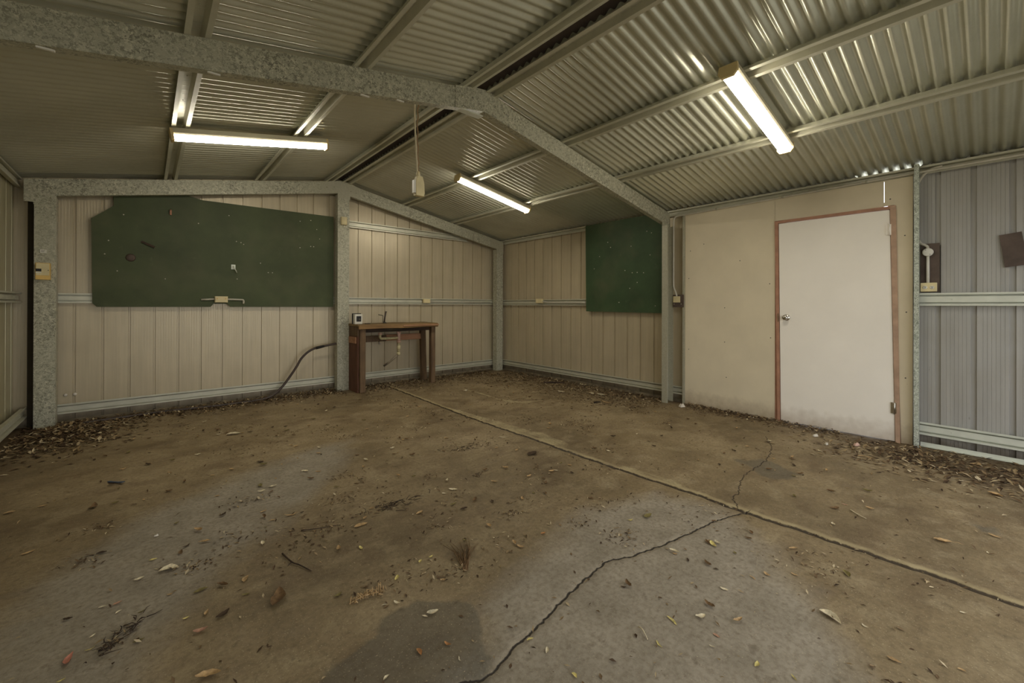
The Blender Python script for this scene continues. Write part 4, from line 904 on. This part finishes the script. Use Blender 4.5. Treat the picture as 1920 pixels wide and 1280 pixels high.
# twigs, fronds and other rubbish
def twig(pts, r, mat, label, cat='twig', name='twig'):
    p = smooth_path([(x, y, z) for x, y, z in pts], 5); rr = [r*(1-.55*i/len(p)) for i in range(len(p))]
    return tag(link(name, MB().tube(p, rr, 7), mat, origin=p[0]), label, cat)
tw = twig([(1.665, -4.051, .008), (1.682, -4.161, .010), (1.706, -4.21, .008), (1.735, -4.291, .006)], .0042, 'wood_dark', 'forked dark twig on the left part of the floor')
link('side_twig', MB().tube([(1.682, -4.161, .010), (1.657, -4.189, .012)], [.003, .001], 6), 'wood_dark', tw)
twig([(1.796, -3.878, .006), (1.876, -3.919, .007), (1.984, -3.953, .004)], .003, 'wood_dark', 'long thin twig left of the brown twig pile')
twig([(4.402, -5.813, .005), (4.358, -5.86, .006), (4.338, -5.897, .006)], .004, 'leaf_pale', 'pale stick lying on the floor right of the joint')
twig([(5.626, -5.647, .006), (5.654, -5.69, .006), (5.663, -5.741, .004)], .004, 'leaf_tan', 'tan stick in front of the white door corner')
twig([(2.595, -5.48, .004), (2.584, -5.504, .012), (2.566, -5.536, .004)], .0028, 'leaf_pale', 'small pale twig right of the long crack near the bottom')
def frond(a, b, n, ll, mat, label, cat, h=.02, curl=.6, name='dry_frond', seed=0):
    r = random.Random(seed); a, b = Vector(a), Vector(b); d = (b-a).normalized(); s = Vector((-d.y, d.x, 0))
    sp = [a.lerp(b, i/8)+Vector((0, 0, .005+h*.3*math.sin(i/8*PI))) for i in range(9)]
    root = thing(name, label, cat, (a.x, a.y, 0)); link('stem', MB().tube(sp, .0022, 6), mat, root)
    mb = MB()
    for i in range(n):
        p = a.lerp(b, (i+.5)/n)+Vector((0, 0, .006)); sd = -1 if i % 2 else 1; k = ll*(.5+.5*math.sin(PI*(i+1)/(n+1)))*r.uniform(.7, 1.1)
        k *= r.uniform(.5, 1.2); a2 = r.uniform(.1, 1.0); p = p+s*r.uniform(-.012, .012); q = p+s*sd*k*.5*a2+d*k*.35*r.uniform(.2, 1.4)+Vector((0, 0, h*r.uniform(.2, 1))); e = p+s*sd*k*curl*a2*1.3+d*k*.8*r.uniform(.2, 1.3)+Vector((0, 0, .002))
        mb.tube([p, q, e], [.0024, .0026, .0006], 5)
    link('leaflets', mb, mat, root); return root
def heap(name, x, y, ang, lx, ly, n, ll, mat, label, cat, h, seed, fan=False):
    r = random.Random(seed); mb = MB(); c, sn = math.cos(ang), math.sin(ang)
    for i in range(n):
        if fan:
            a = ang+r.uniform(-.35, .35); L = ll*r.uniform(.5, 1.1); p = Vector((x+r.uniform(-.01, .01), y+r.uniform(-.01, .01), .004)); q = p+Vector((math.cos(a)*L*.5, math.sin(a)*L*.5, h*r.uniform(.1, 1))); a += r.uniform(-.4, .4); e = q+Vector((math.cos(a)*L*.5, math.sin(a)*L*.5, -q.z+.003))
        else:
            u, v = r.gauss(0, lx*.4), r.gauss(0, ly*.4); p = Vector((x+u*c-v*sn, y+u*sn+v*c, .003+h*r.random())); a = ang+r.gauss(0, .8); L = ll*r.uniform(.3, 1.1)
            q = p+Vector((math.cos(a)*L*.5, math.sin(a)*L*.5, h*r.uniform(-.3, .5))); a += r.uniform(-.7, .7); e = q+Vector((math.cos(a)*L*.5, math.sin(a)*L*.5, -h*.4*r.random())); q.z = max(q.z, .003); e.z = max(e.z, .002)
        w = r.uniform(.0010, .0022); mb.tube([p, q, e], [w, w*.9, w*.3], 5)
    root = thing(name, label, cat, (x, y, 0)); link('stalks', mb, mat, root); return root
frond((1.789, -4.621, 0), (1.927, -4.640, 0), 26, .05, 'leaf_tan', 'curled tan fern frond on the lower left floor beside the dark wet patch', 'frond', .035, .5, seed=1)
heap('dry_grass_tuft', 2.285, -4.75, 1.02, 0, 0, 34, .26, 'leaf_brown', 'spreading tuft of dry grass in the middle of the floor', 'dry grass', .022, 2, True)
def pile(x, y, ang, lx, ly, n, ll, label, h, seed, name='twig_pile', cat='twig pile'):
    root = heap(name, x, y, ang, lx, ly, n, ll, 'wood_dark', label, cat, h, seed)
    a = flakes(n, lambda r: (x+r.normal(0, lx*.35)*math.cos(ang)-r.normal(0, ly*.35)*math.sin(ang), y+r.normal(0, lx*.35)*math.sin(ang)+r.normal(0, ly*.35)*math.cos(ang), .3), .008, .03, .02, seed)
    link('leaf_bits', a, 'litter', root)['kind'] = 'stuff'
pile(2.29, -3.94, .05, .26, .07, 50, .07, 'brown twig pile on the middle left floor', .02, 3)
pile(3.23, -3.35, -.2, .26, .10, 34, .06, 'small heap of dark twigs in front of the bench side of the joint', .012, 4)
pile(1.075, -4.255, .92, .13, .035, 40, .06, 'dark twig clump near the lower left corner', .02, 5)
pile(2.98, -3.90, .5, .07, .03, 14, .04, 'tiny brown sprig on the middle of the floor', .012, 6, 'dry_sprig', 'sprig')
tag(link('plastic_strip', MB().bar((.95, -2.305, .006), (.995, -2.357, .006), .012, .006).bar((.995, -2.357, .006), (1.031, -2.406, .014), .020, .004), 'blueplastic', origin=(.99, -2.35, 0)), 'blue plastic strip on the floor in front of the left corner', 'plastic strip')
def chip(x, y, s, mat, label, cat, seed, name='plaster_chip'):
    r = random.Random(seed); mb = MB(); n = 9; base = [(x+s*math.cos(2*PI*i/n)*r.uniform(.6, 1.1), y+s*.7*math.sin(2*PI*i/n)*r.uniform(.6, 1.1)) for i in range(n)]
    vs = [(a, b, .004) for a, b in base]+[(x+(a-x)*.6, y+(b-y)*.6, .004+s*r.uniform(.25, .8)) for a, b in base]+[(x, y, .004+s*.45)]
    fs = [(i, (i+1) % n, n+(i+1) % n, n+i) for i in range(n)]+[(n+i, n+(i+1) % n, 2*n) for i in range(n)]
    tag(link(name, mb.add(vs, fs), mat, origin=(x, y, 0)), label, cat)
chip(6.150, -3.86, .055, 'chip', 'crumpled white paper at the foot of the narrow post', 'paper', 1, 'crumpled_paper')
chip(5.996, -5.265, .035, 'chip', 'white plaster chip in front of the white door, the leftmost chip', 'chip', 2)
chip(5.782, -5.40, .024, 'chip', 'small white chip in front of the white door, nearest the joint', 'chip', 3)
chip(5.955, -5.585, .036, 'chip_pink', 'pinkish white chip in front of the hinge side of the door', 'chip', 4)
chip(1.193, -3.424, .011, 'chip', 'round white pebble on the grey floor streak', 'pebble', 5, 'pebble')
chip(4.67, -1.33, .022, 'chip', 'white chip on the floor between the bench and the corner', 'chip', 6)
twig([(5.96, -1.655, .012), (6.08, -1.74, .018), (6.20, -1.88, .012)], .016, 'wood_dark', 'dark strip of bark at the foot of the right wall', 'bark', 'bark_strip')
twig([(5.478, -3.027, .008), (5.52, -3.04, .012), (5.575, -3.055, .008)], .011, 'wood_dark', 'short dark piece of bark in front of the square green board', 'bark', 'bark_strip')
